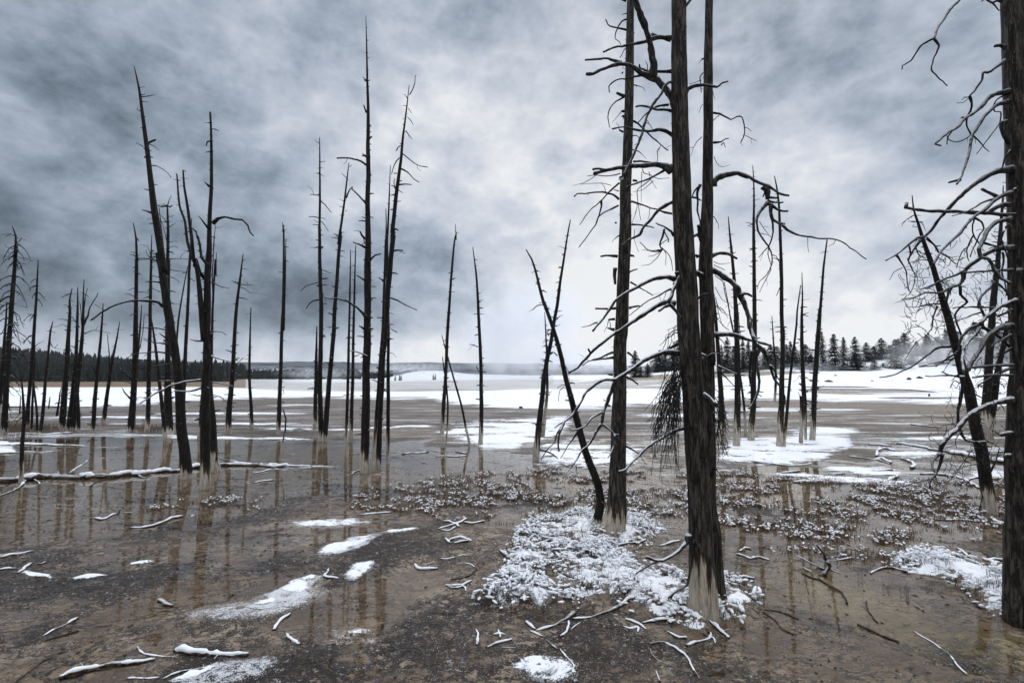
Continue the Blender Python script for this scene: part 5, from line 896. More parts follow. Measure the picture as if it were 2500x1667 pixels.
items = [
 ('curved snowy branch in front of the two lower left logs, bent like a hook', ["M848,1345 870,1375 905,1392 960,1402 1020,1408 1090,1410|5|4"], 1.1),
 ('low snowy branch at the very bottom left edge, below the chunky log', ["M790,1545 850,1540 920,1542 985,1535|7|5"], 1.2),
 ('broad snow-buried branch at the bottom, right of the lowest left log', ["M1010,1545 1060,1520 1130,1498 1200,1488 1270,1475 1330,1470|6|5"], 1.6),
 ('straight frosted stick on the mud, upper one of a parallel pair at the left', ["M268,1278 330,1245 400,1212 482,1168|5|7"], .8),
 ('straight reddish bare stick, lower one of a parallel pair at the left', ["M278,1308 340,1290 400,1275 490,1250|5|7"], 0),
 ('dark sunken twig curving up to the right at the bottom left corner', ["M105,1565 150,1530 200,1490 260,1440 325,1412|3.6|3"], 0),
 ('white stick leaning out of the dark mud below the speckled snow patch', ["N168,1243 190,1215 220,1180 275,1145|9|6"], 1.8),
 ('short thick snowy stub below the speckled snow patch', ["N250,1280 290,1305 332,1330|9|8"], 1.8),
 ('long snowy stick at the left border, upper one below the pool', ["M8,795 60,778 130,768 205,748|7|4"], 1.3),
 ('short snowy stick at the left border, just under the long one', ["M-20,872 40,862 100,857|6|5"], 1.3),
 ('short slanting snowy stick near the left border', ["M115,890 150,860 192,830|6|6"], 1.3),
 ('small knuckle-shaped snowy stick near the left border', ["M235,832 258,832 275,825|4|7"], 1.4),
 ('upturned black twig with snow on its back in the left pool', ["M590,562 620,570 650,566 690,548 720,530|6|5", "M720,530 738,515 745,492|4|2.4|u"], 1.0),
 ('long slanting snowy stick in front of the frosted tufts at the left', ["M808,620 880,605 950,595 1000,577 1060,560 1135,550|4|7"], 1.3),
 ('thin twig in the still water right of the upturned one', ["M770,525 820,522|4|3"], 1.2),
 ('snowy hook-shaped branch on brown mud at centre left', ["N518,870 500,890 492,908 520,918 575,920|8|6"], 1.8),
 ('swan-shaped snowy stick on tan mud at centre', ["N1045,838 1060,858 1080,868 1130,866 1195,862|6|8"], 1.8),
 ('snowy stick forked like an antler at centre', ["N1243,965 1290,968 1350,965 1400,935|7|6", "N1340,965 1355,980 1365,1000|6|5", "N1260,975 1310,982 1350,968|5|4"], 1.8),
 ('snowy arched double stick left of the hummock, above the antler-shaped one', ["N1235,675 1260,700 1265,685 1330,668 1405,690|6|6", "N1290,705 1330,695 1380,688|6|5"], 1.8),
 ('cluster of snow-clad twigs at the left tip of the frosted tufts', ["N1195,615 1240,600 1290,590 1340,570 1375,550|5|6", "N1230,570 1260,568 1300,580 1320,600|6|6", "N1355,572 1400,582 1450,572 1480,570|6|7", "N1210,620 1260,625 1300,600|4|4"], 1.8),
 ('bare thin sticks with a trace of snow on the tan mud left of the hummock', ["N1205,800 1250,800 1300,788 1350,775 1400,785|4|3", "N1350,825 1390,830 1425,850|3|3"], .6),
 ('curved dark sunken root on tan mud left of the hummock', ["N1270,930 1340,920 1400,895 1435,860|4|3"], 0),
 ('slanting snowy stick pointing at the left side of the hummock', ["N1578,750 1610,775 1640,795 1695,820|8|6"], 1.3),
 ('upright wavy snowy stick in the dark mud at bottom centre', ["N1427,1235 1440,1265 1445,1295 1435,1335|5|8"], 1.6),
 ('low snowy stick with a raised right end at bottom centre', ["N1503,1347 1540,1330 1590,1315 1650,1300|7|8", "N1590,1345 1640,1350 1675,1348|3|2"], 1.6),
 ('bumpy star-shaped snow-clad twig above the low snowy stick', ["N1535,1270 1570,1262 1605,1270|7|6", "N1565,1240 1572,1262 1578,1285|6|5"], 1.9),
 ('bent snowy branch like a boomerang at the bottom, right of centre', ["O790,1130 810,1160 830,1190 860,1215 882,1252 870,1275 830,1305 778,1340|5|7"], 1.6),
 ('thin brown stick with a white tip above the boomerang-shaped branch', ["O690,1062 720,1095 765,1135|5|7"], .5),
 ('looped snowy twig hanging from the pale twisted log', ["O848,930 845,965 830,1010 790,1040|6|6", "O865,990 900,960 935,935|3|2"], 1.3),
 ('snowy stick crossing the upper left of the hummock', ["O660,525 720,510 770,490 820,460 880,428 930,400|7|3"], 1.0),
 ('reddish stick sloping down to the right in the middle of the hummock', ["O728,545 780,580 830,605 880,632|7|8"], .4),
 ('snowy bowed branch in front of the left thick trunk', ["O1108,350 1150,370 1200,385 1280,385 1340,370 1400,350|6|7"], 1.5),
 ('thin snowy stick between the two thick trunks', ["O1500,392 1560,375 1640,352|5|6"], 1.1),
 ('wavy snowy stick behind the thickest trunk on its right', ["O1978,182 1995,205 2010,235 2035,255|6|8"], 1.6),
 ('zigzag snowy stick right of the thickest trunk', ["O2048,455 2100,468 2150,485 2215,480 2282,498|6|6", "O2070,430 2110,410 2150,415|5|6"], 1.6),
 ('small level snowy stick right of the bleached foot', ["O2055,625 2110,622 2180,628|6|6"], 1.7),
 ('fork of snowy sticks poking down from the front of the hummock, leftmost one', ["O1255,918 1300,930 1350,955 1402,988|8|4", "O1240,970 1290,985 1345,975 1345,1010|6|5"], 1.6),
 ('snowy stick lying along the front rim of the hummock below the bleached foot', ["O1378,950 1420,940 1480,930 1540,925 1590,920|5|8"], 1.6),
 ('thick snow-loaded stick sloping down to the right, below the bleached foot', ["O1848,930 1880,955 1920,985 2000,1052|10|11"], 1.9),
 ('short snowy stick at the lower front of the hummock', ["O1562,1010 1600,1035 1650,1055 1695,1058|6|9"], 1.8),
 ('lowest thick snowy stick of the hummock with an upturned branching end', ["O1705,1112 1750,1088 1800,1075 1860,1062|9|10", "O1860,1062 1870,1040 1865,1020|8|6", "O1860,1050 1890,1055 1900,1090|7|4"], 1.9),
 ('long dark sunken root with a snowy end below the hummock', ["O1440,1097 1480,1085 1530,1085 1560,1098 1620,1130 1680,1170 1720,1225 1745,1280 1790,1345|8|4", ], .7),
 ('thin curved stick with snow, lower right of the boomerang-shaped one', ["O1437,1130 1440,1160 1470,1195 1530,1230|4|3"], .8),
 ('short white stick at the lower edge of the picture below the sunken root', ["O1480,1290 1488,1320 1502,1365|4|6"], 1.5),
 ('dark curved root running right from the snow at the thickest trunk', ["Q175,1095 220,1120 265,1160 300,1205 380,1245|5|4", "Q180,1075 270,1085 340,1110 415,1140|4|3"], 0),
 ('long slender branch at the lower right with a snow-capped middle', ["Q1190,1225 1240,1258 1300,1290 1345,1315 1390,1345 1440,1385 1480,1445 1545,1512|3|5"], .7),
 ('hooked dark root in the yellow mud below the driftwood crown', ["Q430,830 500,860 560,882 640,935 700,970 735,1010 745,1045|5|6"], 0),
 ('faint bowed root in the yellow mud, the middle one', ["Q870,1030 880,1080 920,1140 945,1170|4|4"], 0),
 ('snowy arched stick at the left tip of the right snow bank', ["Q900,832 940,808 990,795 1060,797 1110,808 1160,825|4|8", "Q1100,780 1130,800 1160,825|5|5"], 1.5),
 ('stick sloping down into the right snow bank from above', ["Q1480,662 1530,690 1580,730 1650,785|6|8"], .8),
 ('snowy stick touching the border tree, lower one', ["Q1680,745 1740,738 1790,748 1840,762|7|6"], 1.6),
 ('snowy stick left of the border tree, upper one', ["Q1708,465 1750,490 1800,508 1845,522|7|9"], 1.6),
 ('long bare thin stick in the brown water near the frayed foot', ["Q1330,478 1420,478 1500,475 1605,482|4|4"], .1),
 ('snowy Y-shaped stick in the shallow grey pool at the right', ["Q750,40 830,50 920,62 970,55 1045,88|4|7", "Q940,60 980,75 1030,92|4|4"], 1.6),
 ('snowy boomerang-shaped branch in the grey pool at the right', ["Q1112,58 1150,68 1185,85 1200,105 1175,122|6|8"], 1.8),
 ('snowy bent branch reaching out of the grey pool, above the Y-shaped one', ["Q945,40 942,10 975,-10 1010,-12 1060,5|7|5"], 1.8),
 ('dark stick with a line of snow below the grey pool', ["Q905,148 950,142 1000,138 1042,136|6|6"], 1.0),
 ('chunky snowy stick tilted up below the grey pool', ["Q1018,212 1045,198 1085,178|8|7"], 1.7),
 ('straight snowy stick at the edge of the brown reeds right of the thick trunks', ["Q388,218 440,212 510,210|5|7"], 1.5),
 ('long curved snowy stick left of the frayed foot', ["Q1235,160 1320,158 1400,168 1480,182 1550,212 1640,262|5|6"], 1.3),
 ('long thin snowy stick across the white patch at mid right', ["I360,1170 450,1172 560,1180 680,1195 760,1205 860,1215 960,1210 1040,1200|5|4"], 1.0),
 ('dark bowed stick lying on the white patch at mid right', ["I565,1140 620,1115 680,1105 760,1105|4|3"], .6),
 ('straight snowy stick below the white patch at mid right', ["I910,1345 970,1340 1045,1335|6|6"], 1.5),
 ('snowy stick right of the white patch at mid right, paired with a stub', ["I800,1270 860,1268 940,1262|4|5", "I1170,1285 1220,1282 1290,1280|4|4"], 1.3),
 ('thin snowy pole in the far brown shallows at the right', ["I1805,900 1850,907 1930,915 2020,922|5|5"], 1.2),
 ('short pole lying on the far brown flat right of centre', ["I1475,1052 1540,1055 1600,1060 1650,1065|5|5"], 1.2),
 ('bare floating stick in the middle pool', ["D800,1355 850,1348 900,1342 958,1338|3.4|3.4"], .15),
 ('pale floating stick with snow next to the crooked pole', ["D1000,1368 1060,1366 1120,1366 1180,1365|3|4"], .9),
 ('short snowy stick in the middle pool, right of the crooked pole', ["D1118,1335 1150,1340 1180,1350|4|4"], 1.2),
 ('snow-clad stick snaking at the feet of the tallest snags', ["N655,285 670,270 700,262 740,262|5|4"], 1.5),
 ('thin snowy twig lines on the mud left of the tallest snags', ["M1570,280 1600,262 1640,262 1690,250|4|3", "N55,335 90,325 130,322 170,318|4|4"], 1.6),
 ('half-buried brown stick with snow in front of the middle tufts', ["N700,525 780,520 850,515 905,510|4|4"], 1.0),
 ('thin snowy branch rising behind the big snowy log at the left', ["M430,278 450,262 480,240 520,210 545,190|3.4|2.4"], 1.0),
 ('long low stick crossing the left pool behind the big log', ["M-10,152 60,148 150,142 260,138 380,133|4|3"], 1.4),
 ('brown bare chunk of wood with a snow cushion on the left mud', ["M995,1065 1030,1085 1075,1098|11|9"], 1.2),
]
for lab, pa, sn_ in items: stick('fallen_branch', lab, fb, pa, sn_)
stick('driftwood_crown', 'dark upended branch crown with snowy forks standing in the yellow mud', 'driftwood',
      ["Q600,850 605,800 625,775 610,745|12|9|nu", "Q612,752 590,715 565,670 545,645 530,630|9|5|u", "Q540,640 500,625 455,600 440,578|4|2|u", "Q532,632 570,618 608,588|3|1.6|u", "Q535,690 500,655 470,615|3|2|u", "Q608,742 660,740 720,732 782,715|6|3|u", "Q605,720 650,715 700,708 740,702|4|2|u", "Q575,810 560,790 500,760 440,725 395,710|4|2|u",
       "Q600,820 540,825 500,818 440,785|7|3|u", "Q590,800 560,790 530,785|7|6|u", "Q680,735 700,700 660,670 620,665|2|1|u", "Q570,655 620,630 640,580|2.4|1.4|u", "Q500,765 525,730 520,690|1.6|1|u", "Q700,730 740,760 755,780|1.6|1|u", "Q630,800 660,825 700,840|6|3"], .9, None, .2, 'limb')
stick('tree_stump', 'tiny pale stump standing at the edge of the snowfield at the right', 'stump', ["U1070,946 1070,925 1067,905 1070,885|8|4|nu"], .6, None, .1)
# ------------------------------------------------------------------ conifers
def conifer_mesh(seed, ragged, wide):
    """crown of unit height and about unit width made of drooping needle sprays"""
    rg = random.Random(seed); V = []; Fc = []; dust = []
    lev = 34
    for L in range(lev):
        t = (L + rg.random()) / lev; z = .02 + .97 * t
        rad = (1 - t) ** .62 * .60 * wide * (1 + ragged * rg.uniform(-.45, .35)) + .012
        nb = int(8 + 26 * (1 - t))
        for k in range(nb):
            if rg.random() < .10 + ragged * .28: continue
            a = rg.uniform(0, 6.283); r = rad * rg.uniform(.55, 1.12); ca, sa = math.cos(a), math.sin(a)
            dr = rg.uniform(.02, .07) * (1 - t * .6)
            for j in range(6):
                s = (j + rg.random()) / 6; rr = r * s; zz = z - dr * s * 1.4 + .018 * math.sin(s * 3)
                wdt = rg.uniform(.026, .055) * (1.2 - .5 * s); ln = rg.uniform(.03, .06); a2 = a + rg.uniform(-.9, .9)
                c2, s2 = math.cos(a2), math.sin(a2); px, py = ca * rr, sa * rr
                ti = rg.uniform(-.5, .35); n0 = len(V)
                V += [(px - s2 * wdt, py + c2 * wdt, zz - rg.uniform(0, .012)), (px + s2 * wdt, py - c2 * wdt, zz - rg.uniform(0, .012)), (px + c2 * ln + s2 * wdt * .3, py + s2 * ln - c2 * wdt * .3, zz + ti * ln), (px + c2 * ln - s2 * wdt * .3, py + s2 * ln + c2 * wdt * .3, zz + ti * ln + .008)]
                Fc.append((n0, n0 + 1, n0 + 2, n0 + 3)); dv = rg.random() * .75 + (.25 if s > .6 else 0); dust += [dv] * 4
    return np.array(V), np.array(Fc), np.array(dust)
protos = []
for s_, rag, wd in ((1, .25, 1.0), (2, .6, 1.0), (3, .9, .9), (4, .4, 1.2)):
    Vc, Fc, du = conifer_mesh(s_, rag, wd)
    o = mesh_obj('crown', Vc, Fc, M['conifer'], attrs=dict(dust=du), smooth=False)
    b = Buf(); tube(b, [(0, 0, -.05), (0, 0, .5), (0, 0, .97)], [.022, .015, .003], 7); tr_ = build(b, 'trunk', M['twig'])
    for nm in ('snowy', 'pale'):
        a = tr_.data.attributes.new(nm, 'FLOAT', 'POINT'); a.data.foreach_set('value', np.full(len(tr_.data.vertices), 0.0 if nm == 'snowy' else 5.0, np.float32))
    protos.append((o, tr_))
used = set()
def conifer(lab, loc, h, wdt, kind, rz, group='pines on the snowy slope at the right'):
    e = empty('pine_tree', loc); e.rotation_euler.z = rz; tag(e, lab, 'pine tree', group)
    for src in protos[kind]:
        c = src if id(src) not in used else src.copy()
        if id(src) not in used: used.add(id(src))
        else: C.objects.link(c)
        c.parent = e; c.scale = (wdt, wdt, h)
    return e
CON = [("R200,555 300 95 0", 'dark pine left of the left small group, between the two thick trunks, tallest of three'), ("R252,556 455 65 1", 'small dark pine in the middle of three between the thick trunks'), ("R320,556 425 75 0", 'rounded dark pine, right one of three between the thick trunks'),
 ("R440,480 290 95 1", None), ("R400,485 350 110 3", None), ("R480,480 320 90 1", None), ("R560,470 330 120 3", None), ("R600,470 280 110 0", None),
 ("R1028,470 245 50 0", 'slim pine just right of the thick trunks'), ("R1085,480 172 92 0", 'tall dark pine just right of the thick trunks, peak above its neighbours'), ("R1060,515 380 130 3", None), ("R1150,500 258 80 1", None), ("R1235,480 192 70 0", 'dark spire-topped pine left of the forked snowy limb'), ("R1290,480 208 72 1", None),
 ("R1230,505 400 95 3", None), ("R1350,490 258 85 0", None), ("R1440,480 268 80 1", None), ("R1500,480 238 90 0", None), ("R1560,472 255 90 3", None), ("R1650,462 235 62 1", None), ("R1690,455 208 80 1", 'ragged dark pine between the V-twig snag and the leaning pole'), ("R1735,462 255 64 0", None), ("R1830,405 238 120 1", None), ("R1800,480 370 95 3", None),
 ("R1885,480 335 95 1", None), ("R1990,335 113 80 2", 'open scraggy pine with gaps showing sky, its bare stem visible'), ("R2112,482 138 125 1", 'tall broad pine right of the scraggy open one'), ("R2198,400 168 75 1", 'pine leaning on the right side of the tall broad one'), ("R2000,492 380 125 3", None), ("R2190,492 400 85 3", None),
 ("R2312,462 168 108 0", 'full cone-shaped pine, first of the separate ones on the slope'), ("R2320,492 325 115 3", None), ("I1462,420 272 80 0", 'cone-shaped pine in the middle of the snowy slope'), ("I1522,402 298 74 1", None), ("I1578,392 238 92 0", 'misty pine with a sharp top in the middle of the slope'), ("I1520,483 405 62 3", 'small lone bush-like pine standing low on the snowy slope'),
 ("I1690,472 248 110 0", 'dark column-like pine half veiled by steam on the slope'), ("I1752,332 198 92 0", 'pale tall pine on the skyline behind the steam'), ("I1706,322 240 50 1", None), ("I1640,332 290 42 3", None), ("I1842,312 258 52 3", 'small round pine on the skyline right of the pale tall one'), ("I1810,442 358 84 3", 'round pale pine low in the steam'), ("I1925,312 215 75 1", None),
 ("I2010,430 225 130 1", None), ("I1590,462 425 36 3", None), ("U1285,440 125 130 1", None), ("U1650,580 30 260 1", 'large pine dim in the steam behind the border tree'), ("U1420,520 150 190 3", None), ("U1905,460 100 200 0", None), ("U1060,335 195 100 3", None), ("U1560,560 260 220 3", None), ("U2000,520 200 160 1", None)]
LABS = iter(['pine half hidden by the long limb left of the thickest trunk', 'low bushy pine under the long limb left of the thickest trunk', 'second pine peeping above the long limb left of the thickest trunk', 'low pine touching the left edge of the thickest trunk', 'pine just left of the thickest trunk, above the low one', 'bushy low pine beside the slim one right of the thick trunks', 'pine behind the dark nubbed snag', 'pine just right of the dark spire-topped one', 'low bushy pine below the dark spire-topped one', 'pine behind the forked snowy limb', 'pine right of the forked snowy limb', 'taller pine behind the little thin snag', 'broad pine between the little thin snag and the V-twig snag', 'slim pine just right of the V-twig snag', 'slim pine right of the ragged one, by the leaning pole', 'pine behind the pointed nubbed snag, standing a little higher', 'low broad pine behind the pointed nubbed snag', 'low pine left of the right-leaning snag', 'low spreading pine below the scraggy open one', 'low frosted pine below the tall broad one', 'broad low pine under the first full cone-shaped one', 'slim pine beside the cone-shaped one in the middle of the slope', 'thin pine in front of the pale tall skyline pine', 'tiny pine on the skyline left of the pale tall one', 'pale pine on the skyline seen through the outer twigs of the border tree', 'wide pale pine behind the leaning black snag', 'smallest dark bush-like pine low on the slope by the steam', 'wide pine at the left edge of the thickest steam', 'large pale pine left of the frayed-base snags, in steam', 'pale pine just left of the border tree, in steam', 'small pale pine above the steam left of the leaning black snag', 'broad low pine at the bottom of the steam', 'pale pine hidden behind the border tree branches'])
for s_, lab in CON:
    f = s_.split(); (px, pb), = pts(f[0]); k_ = CROP[f[0][0]][2]; oy = CROP[f[0][0]][1]; ptop = oy + float(f[1]) / k_; wpx = float(f[2]) / k_
    p = hit(px, pb)
    if p is None or p[1] > 150:
        d = 128 + rng.uniform(-8, 10); xx = (px - CX) / F * d; p = np.array((xx, d, float(zfar(np.array([xx]), np.array([d]))[0])))
    if p[1] < 84 : p = p * (1, 1, 1)
    top = at(px, ptop, p[1])[2]; base_z = min(at(px, pb, p[1])[2], p[2])
    gl = next(LABS) if lab is None else lab
    conifer(gl, (at(px, pb, p[1])[0], p[1], base_z - .1), top - base_z + .1, wpx / F * p[1] * (1.6 if lab else 1.95), int(f[3]), rng.uniform(0, 6.28), 'pines crowded at the foot of the right slope' if lab is None else 'pines on the snowy slope at the right')
# tiny pines on the pale mound and shrubs on the snowfield
for x, y in ((1095, 335), (1108, 333), (1372, 337), (1388, 337), (1060, 334)):
    (px, pb), = pts(f'T{x},{y}'); d = 215; xx = (px - CX) / F * d; g0 = float(zfar(np.array([xx]), np.array([d]))[0])
    conifer('tiny pine at the foot of the pale steaming mound', (xx, d, g0), 2.6, 1.1, 1, x, 'tiny pines by the steaming mound')
def shrub(lab, s, mat, wpx, hpx):
    (px, py), = pts(s); p = hit(px, py); rg = random.Random(int(px * 7)); V = []; Fs = []; wd = wpx / F * p[1]; hh = hpx / F * p[1]
    for k in range(260):
        a = rg.uniform(0, 6.28); r = wd / 2 * rg.random() ** .6; z0 = hh * rg.random() ** 1.2 * (1 - .6 * (2 * r / wd)); l = hh * .28; x = r * math.cos(a); y = r * math.sin(a); b_ = rg.uniform(-1, 1); n0 = len(V); w_ = hh * .05
        V += [(x - w_, y, z0 - .02), (x + w_, y, z0 - .02), (x + w_ + math.cos(a) * l * .6, y + math.sin(a) * l * .6, z0 + l), (x - w_ + math.cos(a) * l * .6, y + math.sin(a) * l * .6 + w_, z0 + l)]; Fs.append((n0, n0 + 1, n0 + 2, n0 + 3))
    o = mesh_obj('shrub', V, np.array(Fs), M[mat], smooth=False); o.location = tuple(p); tag(o, lab, 'shrub', 'small shrubs poking through the snowfield'); return o
shrub('rust-brown low shrub on the snowfield beyond the middle snags', 'I1170,580', 'dead_leaf', 17, 7)
shrub('olive shrub at the far rim of the snowfield above the rust-brown one', 'I1222,530', 'needle', 8, 4)
shrub('small dark shrub in the snowfield at the right, left one of two', 'U830,732', 'needle', 8, 7)
shrub('small dark shrub in the snowfield at the right, right one of two', 'U957,715', 'needle', 11, 7)
shrub('leftmost tiny shrub in the snowfield at the right', 'U390,748', 'needle', 7, 4)
shrub('tiniest shrub between its neighbours in the right snowfield', 'U630,745', 'needle', 5, 3)
shrub('small grey clump alone on the snow edge at centre', 'D1500,1080', 'dead_leaf', 8, 6)
# far wood covering the hill at the left
def far_wood():
    r0 = np.random.RandomState(3); n = 5200
    px = np.where(r0.rand(n) < .72, r0.uniform(-260, 640, n), r0.uniform(560, 960, n)); d = r0.uniform(225, 640, n) ; d = np.where(r0.rand(n) < .25, r0.uniform(222, 262, n), d)
    d = np.where(px > 560, r0.uniform(330, 640, n), d)
    x = (px - CX) / F * d; z = zfar(x, d); h = r0.uniform(6, 12.5, n) * np.where(px > 600, .62, 1) * np.where(d < 265, .8, 1); keep = ~((px > 860) & (r0.rand(n) < .5)); x, d, z, h = x[keep], d[keep], z[keep], h[keep]; n = len(x)
    # a spruce of five ragged tiers
    V = []; Fs = []; m = 7
    for L in range(5):
        zb = .05 + L * .19; zt = min(1.0, zb + .34); rb = .19 * (1 - L / 5.6)
        for k in range(m):
            a = 2 * math.pi * k / m + L * .7; V.append((math.cos(a) * rb * (1 + .35 * (k % 2)), math.sin(a) * rb * (1 + .35 * (k % 2)), zb - .03 * (k % 2)))
        V.append((0, 0, zt)); o0 = L * (m + 1)
        for k in range(m): Fs.append((o0 + k, o0 + (k + 1) % m, o0 + m))
    V = np.array(V); Fs = np.array(Fs); rot = r0.uniform(0, 6.28, n); c, s = np.cos(rot), np.sin(rot); wd = h * r0.uniform(.8, 1.25, n)
    X = (V[None, :, 0] * c[:, None] - V[None, :, 1] * s[:, None]) * wd[:, None] + x[:, None]; Y = (V[None, :, 0] * s[:, None] + V[None, :, 1] * c[:, None]) * wd[:, None] + d[:, None]; Z = V[None, :, 2] * h[:, None] + z[:, None] - .3
    VV = np.stack([X, Y, Z], -1).reshape(-1, 3); FF = (Fs[None] + (np.arange(n) * len(V))[:, None, None]).reshape(-1, 3)
    o = mesh_obj('far_wood', VV, FF, M['forest'], smooth=False); tag(o, 'dark conifer wood covering the low hill beyond the plain at the left', 'wood', kind='stuff')
far_wood()
# ------------------------------------------------------------------ low plants
def sample(n, region, dens, seed):
    """points spread evenly on the ground inside a pixel region, kept with a given chance"""
    r0 = np.random.RandomState(seed); u0, v0, u1, v1 = region
    d1 = ground0(CX, v0)[1]; d0 = ground0(CX, v1)[1]; d = np.sqrt(r0.uniform(d0 * d0, d1 * d1, n)); x = (r0.uniform(u0, u1, n) - CX) / F * d
    u, v = proj(x, d, 0 * x); keep = r0.rand(n) < dens(u, v, x, d); return x[keep], d[keep]
ICO_V = None
def ico():
    t = (1 + 5 ** .5) / 2; v = np.array([(-1, t, 0), (1, t, 0), (-1, -t, 0), (1, -t, 0), (0, -1, t), (0, 1, t), (0, -1, -t), (0, 1, -t), (t, 0, -1), (t, 0, 1), (-t, 0, -1), (-t, 0, 1)]); v /= np.linalg.norm(v[0])
    f = [(0, 11, 5), (0, 5, 1), (0, 1, 7), (0, 7, 10), (0, 10, 11), (1, 5, 9), (5, 11, 4), (11, 10, 2), (10, 7, 6), (7, 1, 8), (3, 9, 4), (3, 4, 2), (3, 2, 6), (3, 6, 8), (3, 8, 9), (4, 9, 5), (2, 4, 11), (6, 2, 10), (8, 6, 7), (9, 8, 1)]
    V = [tuple(a) for a in v]; F2 = []; cache = {}
    def mid(a, b):
        k = (min(a, b), max(a, b))
        if k not in cache: p = (np.array(V[a]) + np.array(V[b])) / 2; V.append(tuple(p / np.linalg.norm(p))); cache[k] = len(V) - 1
        return cache[k]
    for a, b, c in f:
        ab, bc, ca = mid(a, b), mid(b, c), mid(c, a); F2 += [(a, ab, ca), (b, bc, ab), (c, ca, bc), (ab, bc, ca)]
    return np.array(V), np.array(F2)
IV, IF = ico()
def lumps(pos, sx, sy, sz, seed):
    n = len(pos); r0 = np.random.RandomState(seed); a = r0.uniform(0, 6.28, n); c, s = np.cos(a)[:, None], np.sin(a)[:, None]; j = 1 + .11 * r0.randn(n, len(IV), 3)
    P = IV[None] * j; X = P[:, :, 0] * sx[:, None]; Y = P[:, :, 1] * sy[:, None]; Z = P[:, :, 2] * sz[:, None] + X * r0.uniform(-.35, .35, n)[:, None]
    V = np.stack([X * c - Y * s, X * s + Y * c, Z], -1) + pos[:, None, :]
    return V.reshape(-1, 3), (IF[None] + (np.arange(n) * len(IV))[:, None, None]).reshape(-1, 3)
def blades(pos, h, lean, wid, seed, down=.25):
    n = len(pos); r0 = np.random.RandomState(seed); a = r0.uniform(0, 6.28, n); o = np.stack([np.cos(a), np.sin(a), np.zeros(n)], -1); sd_ = np.stack([-np.sin(a), np.cos(a), np.zeros(n)], -1); b2 = r0.uniform(0, 3.14, n); sd_ = sd_ * np.cos(b2)[:, None] + o * np.sin(b2)[:, None] * .6
    up = np.array((0, 0, 1.)); w_ = wid[:, None]
    p0 = pos; p1 = pos + up * (h * .55)[:, None] + o * (lean * h * .35)[:, None]; p2 = pos + up * (h * (1 - down * lean))[:, None] + o * (lean * h)[:, None]
    V = np.stack([p0 - sd_ * w_, p0 + sd_ * w_, p1 + sd_ * w_ * .8, p1 - sd_ * w_ * .8, p2 + sd_ * w_ * .25, p2 - sd_ * w_ * .25], 1).reshape(-1, 3); i = np.arange(n)[:, None] * 6
    return V, np.concatenate([i + np.array([[0, 1, 2, 3]]), i + np.array([[3, 2, 4, 5]])])
def zat(x, d): r = ground_eval(x, d); return r['z'], r['S']
def hp(s): return lambda u, v, soft=18: ss(-1, 1, poly_sd(u, v, s) / soft)
h1, h2 = hp(HUM1), hp(HUM2)
def band(u, v, x, d):       # tufted zone crossing the picture behind the hummock
    m = ss(-1, 1, poly_sd(u, v, [(880, 1215), (980, 1185), (1120, 1165), (1400, 1150), (1700, 1155), (2000, 1168), (2200, 1180), (2500, 1160), (2600, 1290), (2420, 1300), (2300, 1290), (2200, 1330), (2000, 1320), (1800, 1300), (1700, 1290), (1250, 1290), (1000, 1262), (860, 1245)], 1.6) / 22)
    m2 = .8 * ss(-1, 1, poly_sd(u, v, [(355, 1245), (450, 1220), (520, 1215), (620, 1212), (690, 1225), (640, 1250), (500, 1262), (380, 1265)], 2) / 14) + .35 * ss(-1, 1, poly_sd(u, v, [(2080, 1360), (2160, 1340), (2300, 1345), (2350, 1380), (2200, 1400)], 2) / 20)
    m3 = .5 * ss(-1, 1, poly_sd(u, v, [(1850, 1340), (2200, 1330), (2400, 1310), (2380, 1400), (2000, 1380)], 2) / 20)
    g = ss(-.35, .40, fbm(x * 1.5, d * 1.9, 4, 301) + .08); g2 = .06 + .94 * ss(-.05, .35, fbm(x * 6, d * 6, 3, 303))
    return np.clip(np.maximum(np.maximum(m, m2), m3 * .6) * g * g2 * 1.1, 0, 1)
